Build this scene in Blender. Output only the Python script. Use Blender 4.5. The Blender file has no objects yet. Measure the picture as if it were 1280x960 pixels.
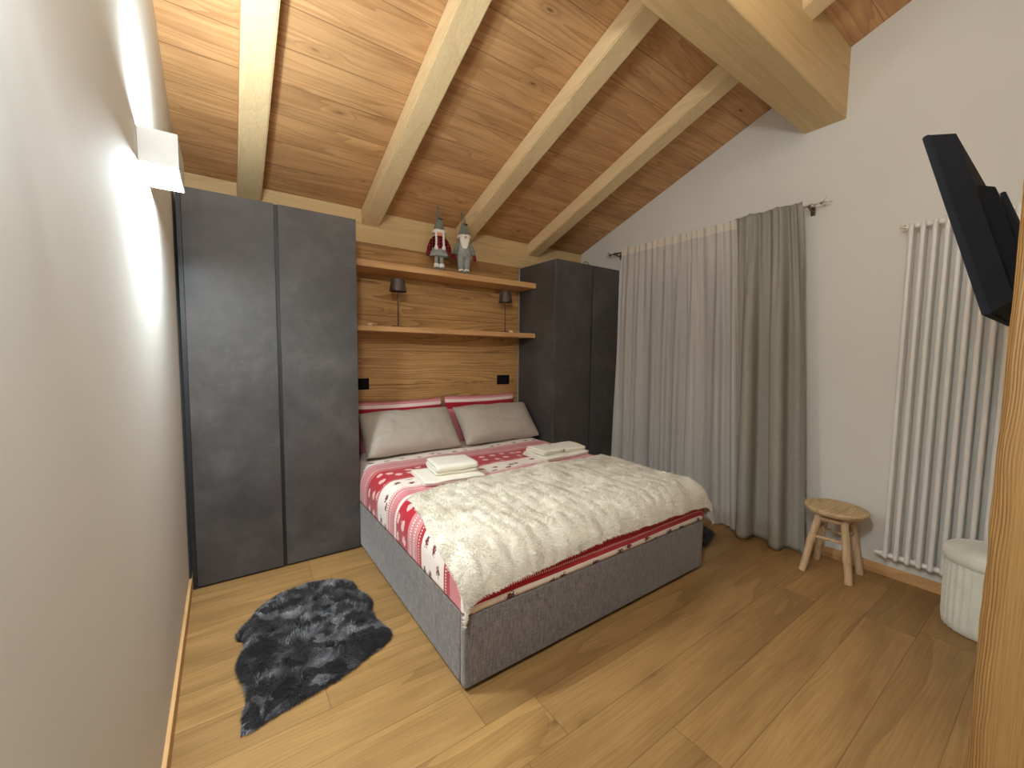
import bpy, bmesh, math, random
import numpy as np
from mathutils import Vector, Matrix, noise as mnoise
random.seed(7); rng = np.random.default_rng(11)
PI = math.pi
C = bpy.context.scene.collection

# ------------------------------------------------------------------ room measures (metres)
XL, XR = -0.20, 3.397          # side walls
YB, YR = 3.455, -2.20          # wall behind the bed, wall behind the viewer
WF = 2.877                     # wardrobe fronts
WT = 2.258                     # wardrobe top
def roof(y): return 2.587 + 0.358 * (3.28 - y)
SLOPE = math.atan(0.358)

# ------------------------------------------------------------------ scene graph helpers
BASE = {}
def _reg(o, world):
    BASE[o.name] = Vector(world)
def thing(name, label, cat, loc=(0, 0, 0), group=None):
    o = bpy.data.objects.new(name, None); C.objects.link(o)
    o.empty_display_size = 0.1
    o.location = loc; o['label'] = label; o['category'] = cat
    if group: o['group'] = group
    _reg(o, loc); return o
def tag(o, label, cat, group=None, kind=None):
    o['label'] = label; o['category'] = cat
    if group: o['group'] = group
    if kind: o['kind'] = kind
    return o
def finish(name, me, mats, parent=None, origin=None, smooth=False):
    """me holds world coordinates; the object gets its origin at origin / the parent's base"""
    w = BASE[parent.name] if parent else Vector(origin or (0, 0, 0))
    if parent and origin: w = Vector(origin)
    me.transform(Matrix.Translation(-w))
    if not isinstance(mats, (list, tuple)): mats = [mats]
    for m in mats: me.materials.append(m)
    if smooth:
        me.polygons.foreach_set('use_smooth', [True] * len(me.polygons))
    o = bpy.data.objects.new(name, me); C.objects.link(o)
    if parent:
        o.parent = parent; o.location = w - BASE[parent.name]
    else:
        o.location = w
    _reg(o, w); return o
def obj(name, bm, mats, parent=None, origin=None, smooth=False):
    bmesh.ops.recalc_face_normals(bm, faces=bm.faces)
    me = bpy.data.meshes.new(name); bm.to_mesh(me); bm.free()
    return finish(name, me, mats, parent, origin, smooth)
def pymesh(name, verts, faces, mats, parent=None, origin=None, smooth=True):
    me = bpy.data.meshes.new(name); me.from_pydata([tuple(v) for v in verts], [], [tuple(f) for f in faces]); me.update()
    return finish(name, me, mats, parent, origin, smooth)
def struct(o):
    o['kind'] = 'structure'; return o
def autosmooth(o, deg=40):
    me = o.data
    me.polygons.foreach_set('use_smooth', [True] * len(me.polygons))
    bm = bmesh.new(); bm.from_mesh(me)
    for e in bm.edges:
        if len(e.link_faces) == 2 and e.calc_face_angle() > math.radians(deg): e.smooth = False
    bm.to_mesh(me); bm.free(); return o

def box(bm, x0, x1, y0, y1, z0, z1, bev=0.0, seg=2):
    r = bmesh.ops.create_cube(bm, size=1.0)
    vs = r['verts']
    for v in vs:
        v.co = Vector(((x0 + x1) / 2 + v.co.x * (x1 - x0), (y0 + y1) / 2 + v.co.y * (y1 - y0), (z0 + z1) / 2 + v.co.z * (z1 - z0)))
    if bev:
        es = list({e for v in vs for e in v.link_edges})
        bmesh.ops.bevel(bm, geom=es, offset=bev, segments=seg, profile=0.5, affect='EDGES')
    return bm
def nb(): return bmesh.new()
def tube(bm, pts, r, n=10, cap=True):
    """tube through pts; r number or list"""
    pts = [Vector(p) for p in pts]; k = len(pts)
    rs = r if isinstance(r, (list, tuple)) else [r] * k
    prev = None; rings = []
    for i, p in enumerate(pts):
        t = (pts[min(i + 1, k - 1)] - pts[max(i - 1, 0)]).normalized()
        if prev is None:
            u = t.orthogonal().normalized()
        else:
            u = (prev - t * prev.dot(t))
            u = u.normalized() if u.length > 1e-6 else t.orthogonal().normalized()
        prev = u; w = t.cross(u)
        rings.append([bm.verts.new(p + (u * math.cos(2 * PI * j / n) + w * math.sin(2 * PI * j / n)) * rs[i]) for j in range(n)])
    for a, b in zip(rings, rings[1:]):
        for j in range(n): bm.faces.new((a[j], a[(j + 1) % n], b[(j + 1) % n], b[j]))
    if cap:
        bm.faces.new(rings[0][::-1]); bm.faces.new(rings[-1])
    return bm
def lathe(bm, prof, c=(0, 0, 0), n=24, sx=1, sy=1):
    """prof: (radius, z) from bottom to top"""
    rings = []
    for r, z in prof:
        rings.append([bm.verts.new((c[0] + sx * r * math.cos(2 * PI * j / n), c[1] + sy * r * math.sin(2 * PI * j / n), c[2] + z)) for j in range(n)])
    for a, b in zip(rings, rings[1:]):
        for j in range(n): bm.faces.new((a[j], a[(j + 1) % n], b[(j + 1) % n], b[j]))
    bm.faces.new(rings[0][::-1]); bm.faces.new(rings[-1])
    return bm
def ball(bm, c, rx, ry=None, rz=None, seg=16):
    r = bmesh.ops.create_uvsphere(bm, u_segments=seg, v_segments=max(6, seg // 2 + 2), radius=1.0)
    for v in r['verts']:
        v.co = Vector((c[0] + v.co.x * rx, c[1] + v.co.y * (ry or rx), c[2] + v.co.z * (rz or rx)))
    return bm
def nz(x, y, z=0.0): return mnoise.noise(Vector((x, y, z)))

# ------------------------------------------------------------------ node helpers
class M:
    def __init__(s, name, rough=0.5, spec=0.5, sheen=0.0):
        s.m = bpy.data.materials.new(name); s.m.use_nodes = True
        s.nt = s.m.node_tree; s.nt.nodes.clear()
        s.out = s.n('ShaderNodeOutputMaterial'); s.b = s.n('ShaderNodeBsdfPrincipled')
        s.b.inputs['Roughness'].default_value = rough
        s.b.inputs['Specular IOR Level'].default_value = spec
        if sheen: s.b.inputs['Sheen Weight'].default_value = sheen
        s.l(s.b.outputs[0], s.out.inputs[0])
    def n(s, t, **k):
        x = s.nt.nodes.new(t)
        for a, v in k.items(): setattr(x, a, v)
        return x
    def l(s, a, b): s.nt.links.new(a, b)
    def _in(s, sock, v):
        if hasattr(v, 'is_output') or isinstance(v, bpy.types.NodeSocket): s.l(v, sock)
        else: sock.default_value = v
    def math(s, op, a, b=0.0, c=None, clamp=False):
        x = s.n('ShaderNodeMath', operation=op); x.use_clamp = clamp
        s._in(x.inputs[0], a)
        if op not in ('FLOOR', 'FRACT', 'ABSOLUTE', 'SINE', 'SQRT'): s._in(x.inputs[1], b)
        if c is not None: s._in(x.inputs[2], c)
        return x.outputs[0]
    def coord(s, which='Object'): return s.n('ShaderNodeTexCoord').outputs[which]
    def sep(s, v):
        x = s.n('ShaderNodeSeparateXYZ'); s.l(v, x.inputs[0]); return x.outputs
    def comb(s, a, b, c=0.0):
        x = s.n('ShaderNodeCombineXYZ')
        for i, v in enumerate((a, b, c)): s._in(x.inputs[i], v)
        return x.outputs[0]
    def noise(s, v, scale=1.0, detail=3.0, rough=0.5, dist=0.0, out='Fac'):
        x = s.n('ShaderNodeTexNoise'); s.l(v, x.inputs['Vector'])
        x.inputs['Scale'].default_value = scale; x.inputs['Detail'].default_value = detail
        x.inputs['Roughness'].default_value = rough; x.inputs['Distortion'].default_value = dist
        return x.outputs[out]
    def voro(s, v, scale=1.0, out='Distance', rnd=1.0, feature='F1', dims='3D'):
        x = s.n('ShaderNodeTexVoronoi', feature=feature, voronoi_dimensions=dims); s.l(v, x.inputs['Vector'])
        x.inputs['Scale'].default_value = scale; x.inputs['Randomness'].default_value = rnd
        return x.outputs[out]
    def white(s, v):
        x = s.n('ShaderNodeTexWhiteNoise', noise_dimensions='3D'); s.l(v, x.inputs['Vector']); return x.outputs['Value']
    def ramp(s, f, stops, interp='LINEAR'):
        x = s.n('ShaderNodeValToRGB'); s.l(f, x.inputs[0]); cr = x.color_ramp; cr.interpolation = interp
        while len(cr.elements) < len(stops): cr.elements.new(0.5)
        for e, (p, c) in zip(cr.elements, stops):
            e.position = p; e.color = c if len(c) == 4 else (*c, 1)
        return x.outputs[0]
    def mix(s, f, a, b, mode='MIX'):
        x = s.n('ShaderNodeMix', data_type='RGBA', blend_type=mode)
        s._in(x.inputs[0], f)
        for i, v in ((6, a), (7, b)):
            if isinstance(v, tuple): x.inputs[i].default_value = v if len(v) == 4 else (*v, 1)
            else: s.l(v, x.inputs[i])
        return x.outputs[2]
    def rng(s, f, a, b, c=0.0, d=1.0):
        x = s.n('ShaderNodeMapRange'); s._in(x.inputs[0], f)
        for i, v in enumerate((a, b, c, d)): x.inputs[i + 1].default_value = v
        return x.outputs[0]
    def color(s, c):
        if isinstance(c, tuple): s.b.inputs['Base Color'].default_value = (*c[:3], 1)
        else: s.l(c, s.b.inputs['Base Color'])
    def bump(s, h, strength=0.3, dist=0.01):
        x = s.n('ShaderNodeBump'); x.inputs['Strength'].default_value = strength; x.inputs['Distance'].default_value = dist
        s.l(h, x.inputs['Height']); s.l(x.outputs[0], s.b.inputs['Normal'])
def srgb(r, g, b):
    f = lambda v: (v / 255 / 12.92) if v / 255 <= 0.04045 else ((v / 255 + 0.055) / 1.055) ** 2.4
    return (f(r), f(g), f(b))

def plain(name, col, rough=0.5, metal=0.0, var=0.06, scale=12, bump=0.0, bscale=200, spec=0.5, sheen=0.0):
    m = M(name, rough, spec, sheen)
    m.b.inputs['Metallic'].default_value = metal
    co = m.coord(); f = m.noise(co, scale, 4, 0.6)
    d = tuple(max(0, c * (1 - var * 2)) for c in col); l = tuple(min(1, c * (1 + var * 2)) for c in col)
    m.color(m.ramp(f, [(0.3, d), (0.7, l)]))
    if bump: m.bump(m.noise(co, bscale, 3, 0.6), bump, 0.003)
    return m.m

def wood(name, dark, mid, light, g='X', a='Y', plank=None, length=2.4, rings=9.0, knots=0.5, rough=0.5, var=0.25, gscale=1.0, line=0.5, bump=0.15, knot_col=None, seam_dark=0.35, slant=0.0, knot_size=1.0, blotch=0.0, gl=0.55, sat=None):
    """procedural timber; grain runs along axis g, planks are laid across axis a"""
    m = M(name, rough, 0.35)
    ax = 'XYZ'; c = [ax[i] for i in range(3) if ax[i] not in (g, a)][0]
    o = m.sep(m.coord())
    oi = m.n('ShaderNodeObjectInfo').outputs['Random']
    G, A, B = o[ax.index(g)], o[ax.index(a)], o[ax.index(c)]
    G = m.math('ADD', G, m.math('MULTIPLY', oi, 13.0))
    seam = None
    if plank:
        q = m.math('DIVIDE', m.math('ADD', A, 20.0), plank)
        row = m.math('FLOOR', q); fr = m.math('FRACT', q)
        r1 = m.white(m.comb(row, 3.3, 1.7))
        g2 = m.math('DIVIDE', m.math('ADD', G, m.math('MULTIPLY_ADD', r1, 9.0, 40.0)), length)
        col = m.math('FLOOR', g2); fg = m.math('FRACT', g2)
        r2 = m.white(m.comb(row, col, 5.1))
        d1 = m.math('MULTIPLY', m.math('MINIMUM', fr, m.math('SUBTRACT', 1.0, fr)), plank)
        d2 = m.math('MULTIPLY', m.math('MINIMUM', fg, m.math('SUBTRACT', 1.0, fg)), length)
        seam = m.rng(m.math('MINIMUM', d1, d2), 0.0008, 0.0028, 1.0, 0.0)
        off = m.math('MULTIPLY', r2, 31.0)
    else:
        r2 = oi; off = m.math('MULTIPLY', oi, 17.0)
    # slow waviness of the grain
    bend = m.noise(m.comb(m.math('MULTIPLY', G, 1.1), m.math('MULTIPLY', A, 2.0), off), 1.0, 2, 0.5)
    A2 = m.math('ADD', A, m.math('MULTIPLY', bend, 0.10))
    # knots
    kv = m.comb(m.math('ADD', m.math('MULTIPLY', G, 2.2 * gscale), off), m.math('MULTIPLY', A2, 6.5 * gscale), m.math('MULTIPLY', B, 6.5 * gscale))
    kd = m.voro(kv, 1.0); kr = m.sep(m.voro(kv, 1.0, out='Color'))[0]
    on = m.math('LESS_THAN', kr, knots)
    ks = m.math('MULTIPLY', on, m.rng(kd, 0.02 * knot_size, 0.13 * knot_size, 1.0, 0.0))
    halo = m.math('MULTIPLY', on, m.rng(kd, 0.0, 0.45 * knot_size, 1.0, 0.0))
    # rings: contour lines of a stretched noise field, pushed round the knots
    rv = m.comb(m.math('ADD', m.math('MULTIPLY', G, gl * gscale), off), m.math('MULTIPLY', A2, 4.2 * gscale), m.math('MULTIPLY', B, 4.2 * gscale))
    fld = m.math('ADD', m.noise(rv, 1.0, 2, 0.45), m.math('MULTIPLY', halo, 0.12))
    fr2 = m.math('FRACT', m.math('MULTIPLY', fld, rings))
    ring = m.math('POWER', fr2, 2.5)
    # fibres
    fv = m.comb(m.math('ADD', m.math('MULTIPLY', G, 3.0), off), m.math('MULTIPLY', A2, 110.0), m.math('MULTIPLY', B, 110.0))
    fib = m.noise(fv, 1.0, 3, 0.6)
    base = m.mix(m.rng(fib, 0.3, 0.7), mid, light)
    base = m.mix(m.math('MULTIPLY', ring, line), base, dark)
    bl = m.noise(m.comb(m.math('ADD', m.math('MULTIPLY', G, 1.3), off), m.math('MULTIPLY', A, 7.0), B), 1.0, 3, 0.6)
    if blotch: base = m.mix(m.math('MULTIPLY', m.rng(bl, 0.45, 0.75), blotch), base, dark)
    tone = m.math('MULTIPLY_ADD', r2, var * 2, 1.0 - var)
    base = m.mix(1.0, base, m.comb(tone, tone, tone), 'MULTIPLY')
    base = m.mix(m.math('MULTIPLY', halo, 0.35), base, dark)
    kc = knot_col or tuple(v * 0.3 for v in dark)
    base = m.mix(m.math('MULTIPLY', ks, 0.85), base, kc)
    if seam is not None: base = m.mix(m.math('MULTIPLY', seam, 1 - seam_dark), base, tuple(v * 0.25 for v in dark))
    m.color(base)
    h = m.math('ADD', m.math('MULTIPLY', fib, 0.4), m.math('MULTIPLY', ring, -0.5))
    if seam is not None: h = m.math('SUBTRACT', h, m.math('MULTIPLY', seam, 3.0))
    m.bump(h, bump, 0.002)
    return m.m

# ------------------------------------------------------------------ materials
def plaster(name, col):
    m = M(name, 0.85, 0.2); co = m.coord()
    f = m.noise(co, 2.2, 3, 0.5)
    m.color(m.ramp(f, [(0.3, tuple(c * 0.965 for c in col)), (0.7, col)]))
    h = m.math('ADD', m.noise(co, 60, 4, 0.6), m.math('MULTIPLY', m.noise(co, 14, 3, 0.5, 0.8), 0.8))
    m.bump(h, 0.10, 0.002); return m.m
PLASTER = plaster('white_plaster', srgb(224, 222, 214))
OAK_FLOOR = wood('oak_floor_boards', srgb(92, 64, 34), srgb(152, 116, 68), srgb(172, 136, 86), 'X', 'Y', plank=0.2, length=1.9, rings=5, knots=0.16, rough=0.40, var=0.15, line=0.32, bump=0.05, gscale=0.9, seam_dark=0.6, blotch=0.45, knot_size=0.8, gl=0.4)
CEIL = wood('larch_ceiling_boards', srgb(132, 84, 44), srgb(196, 148, 98), srgb(212, 168, 118), 'X', 'Y', plank=0.195, length=200, rings=12, knots=0.6, rough=0.55, var=0.08, line=0.42, bump=0.08, gscale=1.4, blotch=0.5, knot_size=0.75, gl=0.25)
BEAM_Y = wood('pale_spruce_along_y', srgb(188, 154, 104), srgb(218, 190, 142), srgb(230, 206, 162), 'Y', 'X', rings=6, knots=0.25, rough=0.5, var=0.03, line=0.22, bump=0.06, knot_col=srgb(120, 82, 46), knot_size=0.4, gl=0.2)
BEAM_X = wood('pale_spruce_along_x', srgb(168, 134, 84), srgb(204, 172, 120), srgb(216, 188, 138), 'X', 'Z', rings=6, knots=0.25, rough=0.5, var=0.03, line=0.25, bump=0.06, knot_col=srgb(110, 74, 40), knot_size=0.4, gl=0.2)
PANEL = wood('brushed_old_larch_panelling', srgb(116, 76, 38), srgb(186, 140, 84), srgb(204, 162, 106), 'X', 'Z', plank=0.29306, length=200, rings=15, knots=0.4, rough=0.6, var=0.10, line=0.62, bump=0.25, gscale=1.3, blotch=0.4, seam_dark=0.2, knot_size=0.8, gl=0.16)
SHELF = wood('larch_shelf_board', srgb(160, 112, 64), srgb(198, 152, 100), srgb(212, 168, 118), 'X', 'Y', rings=8, knots=0.15, rough=0.5, var=0.04, line=0.35, bump=0.08, knot_size=0.5, gl=0.3)
def postmat():
    m = M('resinous_pine_post', 0.5, 0.35); o = m.sep(m.coord())
    wv = m.noise(m.comb(0.0, m.math('MULTIPLY', o[1], 6), m.math('MULTIPLY', o[2], 2.2)), 1, 2, 0.5)
    w2 = m.noise(m.comb(0.0, m.math('MULTIPLY', o[1], 30), m.math('MULTIPLY', o[2], 9)), 1, 2, 0.5)
    A = m.math('ADD', m.math('ADD', o[1], m.math('MULTIPLY', wv, 0.030)), m.math('MULTIPLY', w2, 0.003))
    A = m.math('ADD', A, m.math('MULTIPLY', o[0], 0.6))
    ln = m.math('POWER', m.math('FRACT', m.math('MULTIPLY', A, 210.0)), 2.0)
    strong = m.rng(A, 0.024, 0.046, 0.06, 1.0)
    fib = m.noise(m.comb(m.math('MULTIPLY', o[0], 300), m.math('MULTIPLY', o[1], 300), m.math('MULTIPLY', o[2], 6)), 1, 3, 0.6)
    base = m.ramp(fib, [(0.3, srgb(142, 106, 60)), (0.7, srgb(164, 128, 78))])
    col = m.mix(m.math('MULTIPLY', ln, strong), base, srgb(92, 50, 14))
    m.color(col); m.bump(m.math('ADD', m.math('MULTIPLY', ln, m.math('MULTIPLY', strong, -1.0)), m.math('MULTIPLY', fib, 0.3)), 0.5, 0.003); return m.m
POSTW = postmat()
BASEW = wood('oak_skirting', srgb(150, 106, 62), srgb(196, 152, 100), srgb(210, 170, 120), 'Y', 'Z', rings=5, knots=0.0, rough=0.45, var=0.05, line=0.3, bump=0.05)
STOOLW = wood('pale_rustic_wood', srgb(128, 98, 64), srgb(196, 166, 124), srgb(216, 190, 150), 'X', 'Y', rings=8, knots=0.1, rough=0.7, var=0.05, line=0.45, bump=0.3, gscale=2.5)
STOOLL = wood('pale_rustic_wood_leg', srgb(146, 112, 78), srgb(200, 168, 130), srgb(218, 190, 154), 'Z', 'Y', rings=6, knots=0.0, rough=0.7, var=0.05, line=0.4, bump=0.3, gscale=2.5)

def concrete():
    m = M('dark_concrete_laminate', 0.5, 0.4); co = m.coord()
    f = m.noise(co, 2.6, 6, 0.62, 0.4); g = m.noise(co, 14, 5, 0.7)
    k = m.math('ADD', m.math('MULTIPLY', f, 0.75), m.math('MULTIPLY', g, 0.25))
    m.color(m.ramp(k, [(0.32, srgb(54, 51, 50)), (0.5, srgb(70, 66, 64)), (0.7, srgb(90, 85, 82))]))
    s = m.rng(f, 0.3, 0.7, 0.42, 0.6); m.l(s, m.b.inputs['Roughness'])
    m.bump(g, 0.06, 0.002); return m.m
CONCRETE = concrete()
BLACK = plain('black_gap', (0.012, 0.012, 0.013), 0.5, var=0.02)
BLACKPL = plain('black_plastic', (0.006, 0.006, 0.007), 0.75, var=0.05, spec=0.15)
TVGLOSS = plain('black_bezel', (0.009, 0.010, 0.013), 0.8, var=0.03, spec=0.15)
SCREEN = plain('dark_screen', (0.006, 0.006, 0.008), 0.08, var=0.02)
WHITEMET = plain('white_enamel', srgb(232, 230, 224), 0.35, var=0.01)
CHROME = plain('chrome', (0.72, 0.7, 0.66), 0.2, metal=1.0, var=0.03)
BRONZE = plain('burnished_bronze', (0.16, 0.12, 0.09), 0.35, metal=1.0, var=0.1)
DARKMET = plain('dark_brown_metal', srgb(84, 72, 64), 0.45, metal=0.3, var=0.05)
LAMPGREY = plain('white_painted_sconce', srgb(204, 203, 198), 0.5, var=0.01)

def bedfabric():
    m = M('grey_woven_upholstery', 0.9, 0.2, 0.3); o = m.sep(m.coord())
    v1 = m.comb(m.math('MULTIPLY', o[0], 260), m.math('MULTIPLY', o[1], 260), m.math('MULTIPLY', o[2], 22))
    v2 = m.comb(m.math('MULTIPLY', o[0], 26), m.math('MULTIPLY', o[1], 26), m.math('MULTIPLY', o[2], 300))
    f = m.math('MULTIPLY_ADD', m.noise(v1, 1, 3, 0.6), 0.6, m.math('MULTIPLY', m.noise(v2, 1, 2, 0.6), 0.4))
    m.color(m.ramp(f, [(0.36, srgb(78, 72, 71)), (0.5, srgb(112, 105, 102)), (0.66, srgb(142, 134, 130))]))
    m.bump(f, 0.35, 0.003); return m.m
BEDFAB = bedfabric()

def cloth(name, col, var=0.05, weave=0.25, rough=0.9, wr=0.0, sheen=0.2):
    m = M(name, rough, 0.15, sheen); co = m.coord()
    o = m.sep(co)
    v = m.comb(m.math('MULTIPLY', o[0], 1.0), m.math('MULTIPLY', o[1], 1.0), o[2])
    f = m.noise(v, 5, 4, 0.6)
    m.color(m.ramp(f, [(0.3, tuple(c * (1 - var) for c in col)), (0.7, tuple(min(1, c * (1 + var)) for c in col))]))
    h = m.noise(v, 450, 2, 0.6)
    if wr: h = m.math('ADD', m.math('MULTIPLY', h, 0.15), m.math('MULTIPLY', m.noise(v, 7, 3, 0.5, 1.2), wr))
    m.bump(h, weave, 0.01 if wr else 0.002); return m.m
GREYPILLOW = cloth('taupe_cotton_satin', srgb(178, 168, 154), 0.03, 0.6, 0.6, wr=1.0, sheen=0.15)
TOWEL = cloth('cream_terry', srgb(240, 234, 218), 0.03, 0.7, 0.95)

def curtain_mat(name, col, alpha, trans, linen=0.5):
    m = M(name, 0.9, 0.1); co = m.coord(); o = m.sep(co)
    th = m.math('MULTIPLY_ADD', m.noise(m.comb(m.math('MULTIPLY', o[0], 90), m.math('MULTIPLY', o[1], 90), m.math('MULTIPLY', o[2], 420)), 1, 3, 0.6), 0.5,
                m.math('MULTIPLY', m.noise(m.comb(m.math('MULTIPLY', o[0], 420), m.math('MULTIPLY', o[1], 420), m.math('MULTIPLY', o[2], 30)), 1, 3, 0.6), 0.5))
    c = m.ramp(th, [(0.35, tuple(v * (1 - 0.18 * linen) for v in col)), (0.65, tuple(min(1, v * (1 + 0.12 * linen)) for v in col))])
    m.color(c); m.bump(th, 0.2, 0.002)
    tr = m.n('ShaderNodeBsdfTranslucent'); m.l(c, tr.inputs[0])
    mx = m.n('ShaderNodeMixShader'); mx.inputs[0].default_value = trans
    m.l(m.b.outputs[0], mx.inputs[1]); m.l(tr.outputs[0], mx.inputs[2]); res = mx.outputs[0]
    if alpha > 0:
        tp = m.n('ShaderNodeBsdfTransparent'); m2 = m.n('ShaderNodeMixShader'); m2.inputs[0].default_value = alpha
        m.l(res, m2.inputs[1]); m.l(tp.outputs[0], m2.inputs[2]); res = m2.outputs[0]
    m.l(res, m.out.inputs[0]); return m.m
SHEER = curtain_mat('white_sheer_voile', srgb(232, 228, 222), 0.22, 0.3, 0.6)
SHEERTAPE = curtain_mat('white_sheer_heading', srgb(236, 228, 214), 0.05, 0.3, 0.3)
GREYCURT = curtain_mat('grey_linen', srgb(158, 154, 142), 0.0, 0.06, 1.0)

def fur_mat(name, c0, c1, scale=5, rough=0.7, sheen=0.4):
    m = M(name, rough, 0.3, sheen); co = m.coord()
    f = m.math('MULTIPLY_ADD', m.noise(co, scale, 3, 0.6), 0.65, m.math('MULTIPLY', m.noise(co, 160, 2, 0.6), 0.35))
    m.color(m.ramp(f, [(0.35, c0), (0.65, c1)])); return m.m
THROWFUR = fur_mat('cream_faux_fur', srgb(226, 218, 202), srgb(250, 246, 234), 7, 0.9)
def rugmat():
    m = M('charcoal_sheepskin_wool', 0.42, 0.5, 0.25); co = m.coord()
    cell = m.sep(m.voro(m.mix(0.12, co, m.noise(co, 12, 2, 0.5, out='Color')), 17, out='Color'))[0]
    f = m.math('ADD', m.math('MULTIPLY', m.noise(co, 7, 3, 0.6), 0.55), m.math('ADD', m.math('MULTIPLY', cell, 0.25), m.math('MULTIPLY', m.noise(co, 120, 2, 0.6), 0.2)))
    m.color(m.ramp(f, [(0.38, srgb(20, 20, 21)), (0.53, srgb(44, 44, 46)), (0.62, srgb(104, 104, 107)), (0.75, srgb(158, 158, 160))])); return m.m
RUGFUR = rugmat()
BINFUR = fur_mat('pale_velvet_pouf', srgb(222, 224, 210), srgb(240, 242, 228), 10, 0.9, 0.5)

def duvet_mat():
    m = M('red_white_alpine_print', 0.85, 0.15, 0.2)
    uv = m.sep(m.n('ShaderNodeUVMap', uv_map='UVMap').outputs[0]); U, V = uv[0], uv[1]     # metres: U across, V from the head to the foot
    cream, pink, red, dk = srgb(240, 226, 214), srgb(204, 122, 126), srgb(176, 32, 46), srgb(104, 34, 44)
    p = m.math('DIVIDE', V, 2.2)
    bands = [(0.0, cream), (0.385, pink), (0.565, red), (0.825, cream), (1.00, pink), (1.115, cream), (1.14, red), (1.32, pink), (1.45, red), (1.50, cream), (1.74, red), (1.80, pink), (1.92, cream), (1.97, red), (2.075, cream)]
    band = m.ramp(p, [(a / 2.2, c) for a, c in bands], 'CONSTANT')
    def inb(a, b): return m.math('MULTIPLY', m.math('GREATER_THAN', V, a), m.math('LESS_THAN', V, b))
    # pale animal-like blobs in the red bands, staggered rows
    bv = m.comb(m.math('DIVIDE', U, 0.098), m.math('DIVIDE', V, 0.088), 0.0)
    wob = m.noise(m.comb(m.math('MULTIPLY', U, 40), m.math('MULTIPLY', V, 70)), 1, 2, 0.6)
    bl = m.math('LESS_THAN', m.math('MULTIPLY_ADD', wob, 0.5, m.voro(bv, 1.0, rnd=0.45, dims='2D')), 0.50)
    col = m.mix(m.math('MULTIPLY', m.math('MULTIPLY', bl, m.math('MAXIMUM', inb(0.61, 0.80), inb(1.16, 1.30))), 0.85), band, srgb(240, 200, 192))
    # dark red trees / sledges / marks in the cream bands
    tv = m.comb(m.math('DIVIDE', U, 0.115), m.math('DIVIDE', V, 0.08), 0.0)
    wo2 = m.noise(m.comb(m.math('MULTIPLY', U, 95), m.math('MULTIPLY', V, 95)), 1, 2, 0.7)
    tm = m.math('LESS_THAN', m.math('MULTIPLY_ADD', wo2, 0.75, m.voro(tv, 1.0, rnd=0.7, dims='2D')), 0.56)
    col = m.mix(m.math('MULTIPLY', tm, m.math('MAXIMUM', m.math('MAXIMUM', inb(0.85, 0.975), inb(0.31, 0.36)), m.math('MAXIMUM', inb(1.53, 1.71), inb(2.08, 2.2)))), col, dk)
    # rows of tiny stitches along the borders
    st = m.math('LESS_THAN', m.math('FRACT', m.math('DIVIDE', U, 0.013)), 0.5)
    for a, b, c in ((0.545, 0.562, red), (0.41, 0.425, cream), (0.528, 0.536, cream), (0.575, 0.585, srgb(238, 190, 184)), (0.805, 0.815, srgb(238, 190, 184)), (0.985, 0.998, red), (1.03, 1.042, cream), (1.085, 1.10, red), (1.145, 1.152, cream), (1.35, 1.365, cream), (1.40, 1.415, cream), (1.465, 1.475, cream), (1.76, 1.77, cream), (1.98, 1.992, srgb(238, 190, 184)), (2.045, 2.055, srgb(238, 190, 184))):
        col = m.mix(m.math('MULTIPLY', st, inb(a, b)), col, c)
    # fine knit marl of the pink ground
    ml = m.noise(m.comb(m.math('MULTIPLY', U, 240), m.math('MULTIPLY', V, 240)), 1, 1, 0.5)
    col = m.mix(m.math('MULTIPLY', m.math('MAXIMUM', inb(0.385, 0.565), m.math('MAXIMUM', inb(1.0, 1.115), inb(1.32, 1.45))), m.rng(ml, 0.45, 0.6, 0, 0.35)), col, srgb(232, 190, 186))
    m.color(col)
    m.bump(m.noise(m.coord(), 11, 3, 0.5, 0.8), 0.35, 0.012); return m.m
DUVET = duvet_mat()

def pillowprint():
    m = M('red_pink_pillow_print', 0.85, 0.15, 0.2)
    p = m.sep(m.n('ShaderNodeUVMap', uv_map='UVMap').outputs[0]); U, V = p[0], p[1]
    cream, pink, red = srgb(238, 214, 208), srgb(206, 128, 130), srgb(158, 30, 42)
    col = m.ramp(V, [(0.0, pink), (0.74, red), (0.875, cream), (0.93, pink), (0.985, red)], 'CONSTANT')
    st = m.math('LESS_THAN', m.math('FRACT', m.math('MULTIPLY', U, 60)), 0.5)
    for a, b in ((0.865, 0.875), (0.95, 0.958)):
        col = m.mix(m.math('MULTIPLY', st, m.math('MULTIPLY', m.math('GREATER_THAN', V, a), m.math('LESS_THAN', V, b))), col, pink if a < 0.86 else cream)
    m.color(col); m.bump(m.noise(m.coord(), 9, 3, 0.5, 0.8), 0.3, 0.01); return m.m
PILLOWPRINT = pillowprint()

def emis(name, col, st):
    m = M(name); e = m.n('ShaderNodeEmission'); e.inputs[0].default_value = (*col, 1); e.inputs[1].default_value = st
    m.l(e.outputs[0], m.out.inputs[0]); return m.m
LED = emis('lit_led_diffuser', (0.9, 0.97, 1.0), 14.0)

def glass():
    m = M('window_glass', 0.02, 0.5); m.b.inputs['Transmission Weight'].default_value = 1.0; m.b.inputs['IOR'].default_value = 1.45
    m.color((0.9, 0.93, 0.93)); return m.m
GLASS = glass()
SHUTTER = plain('grey_shutter', srgb(150, 150, 156), 0.6, var=0.03)
FRAMEW = plain('white_window_frame', srgb(214, 212, 208), 0.4, var=0.01)

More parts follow.
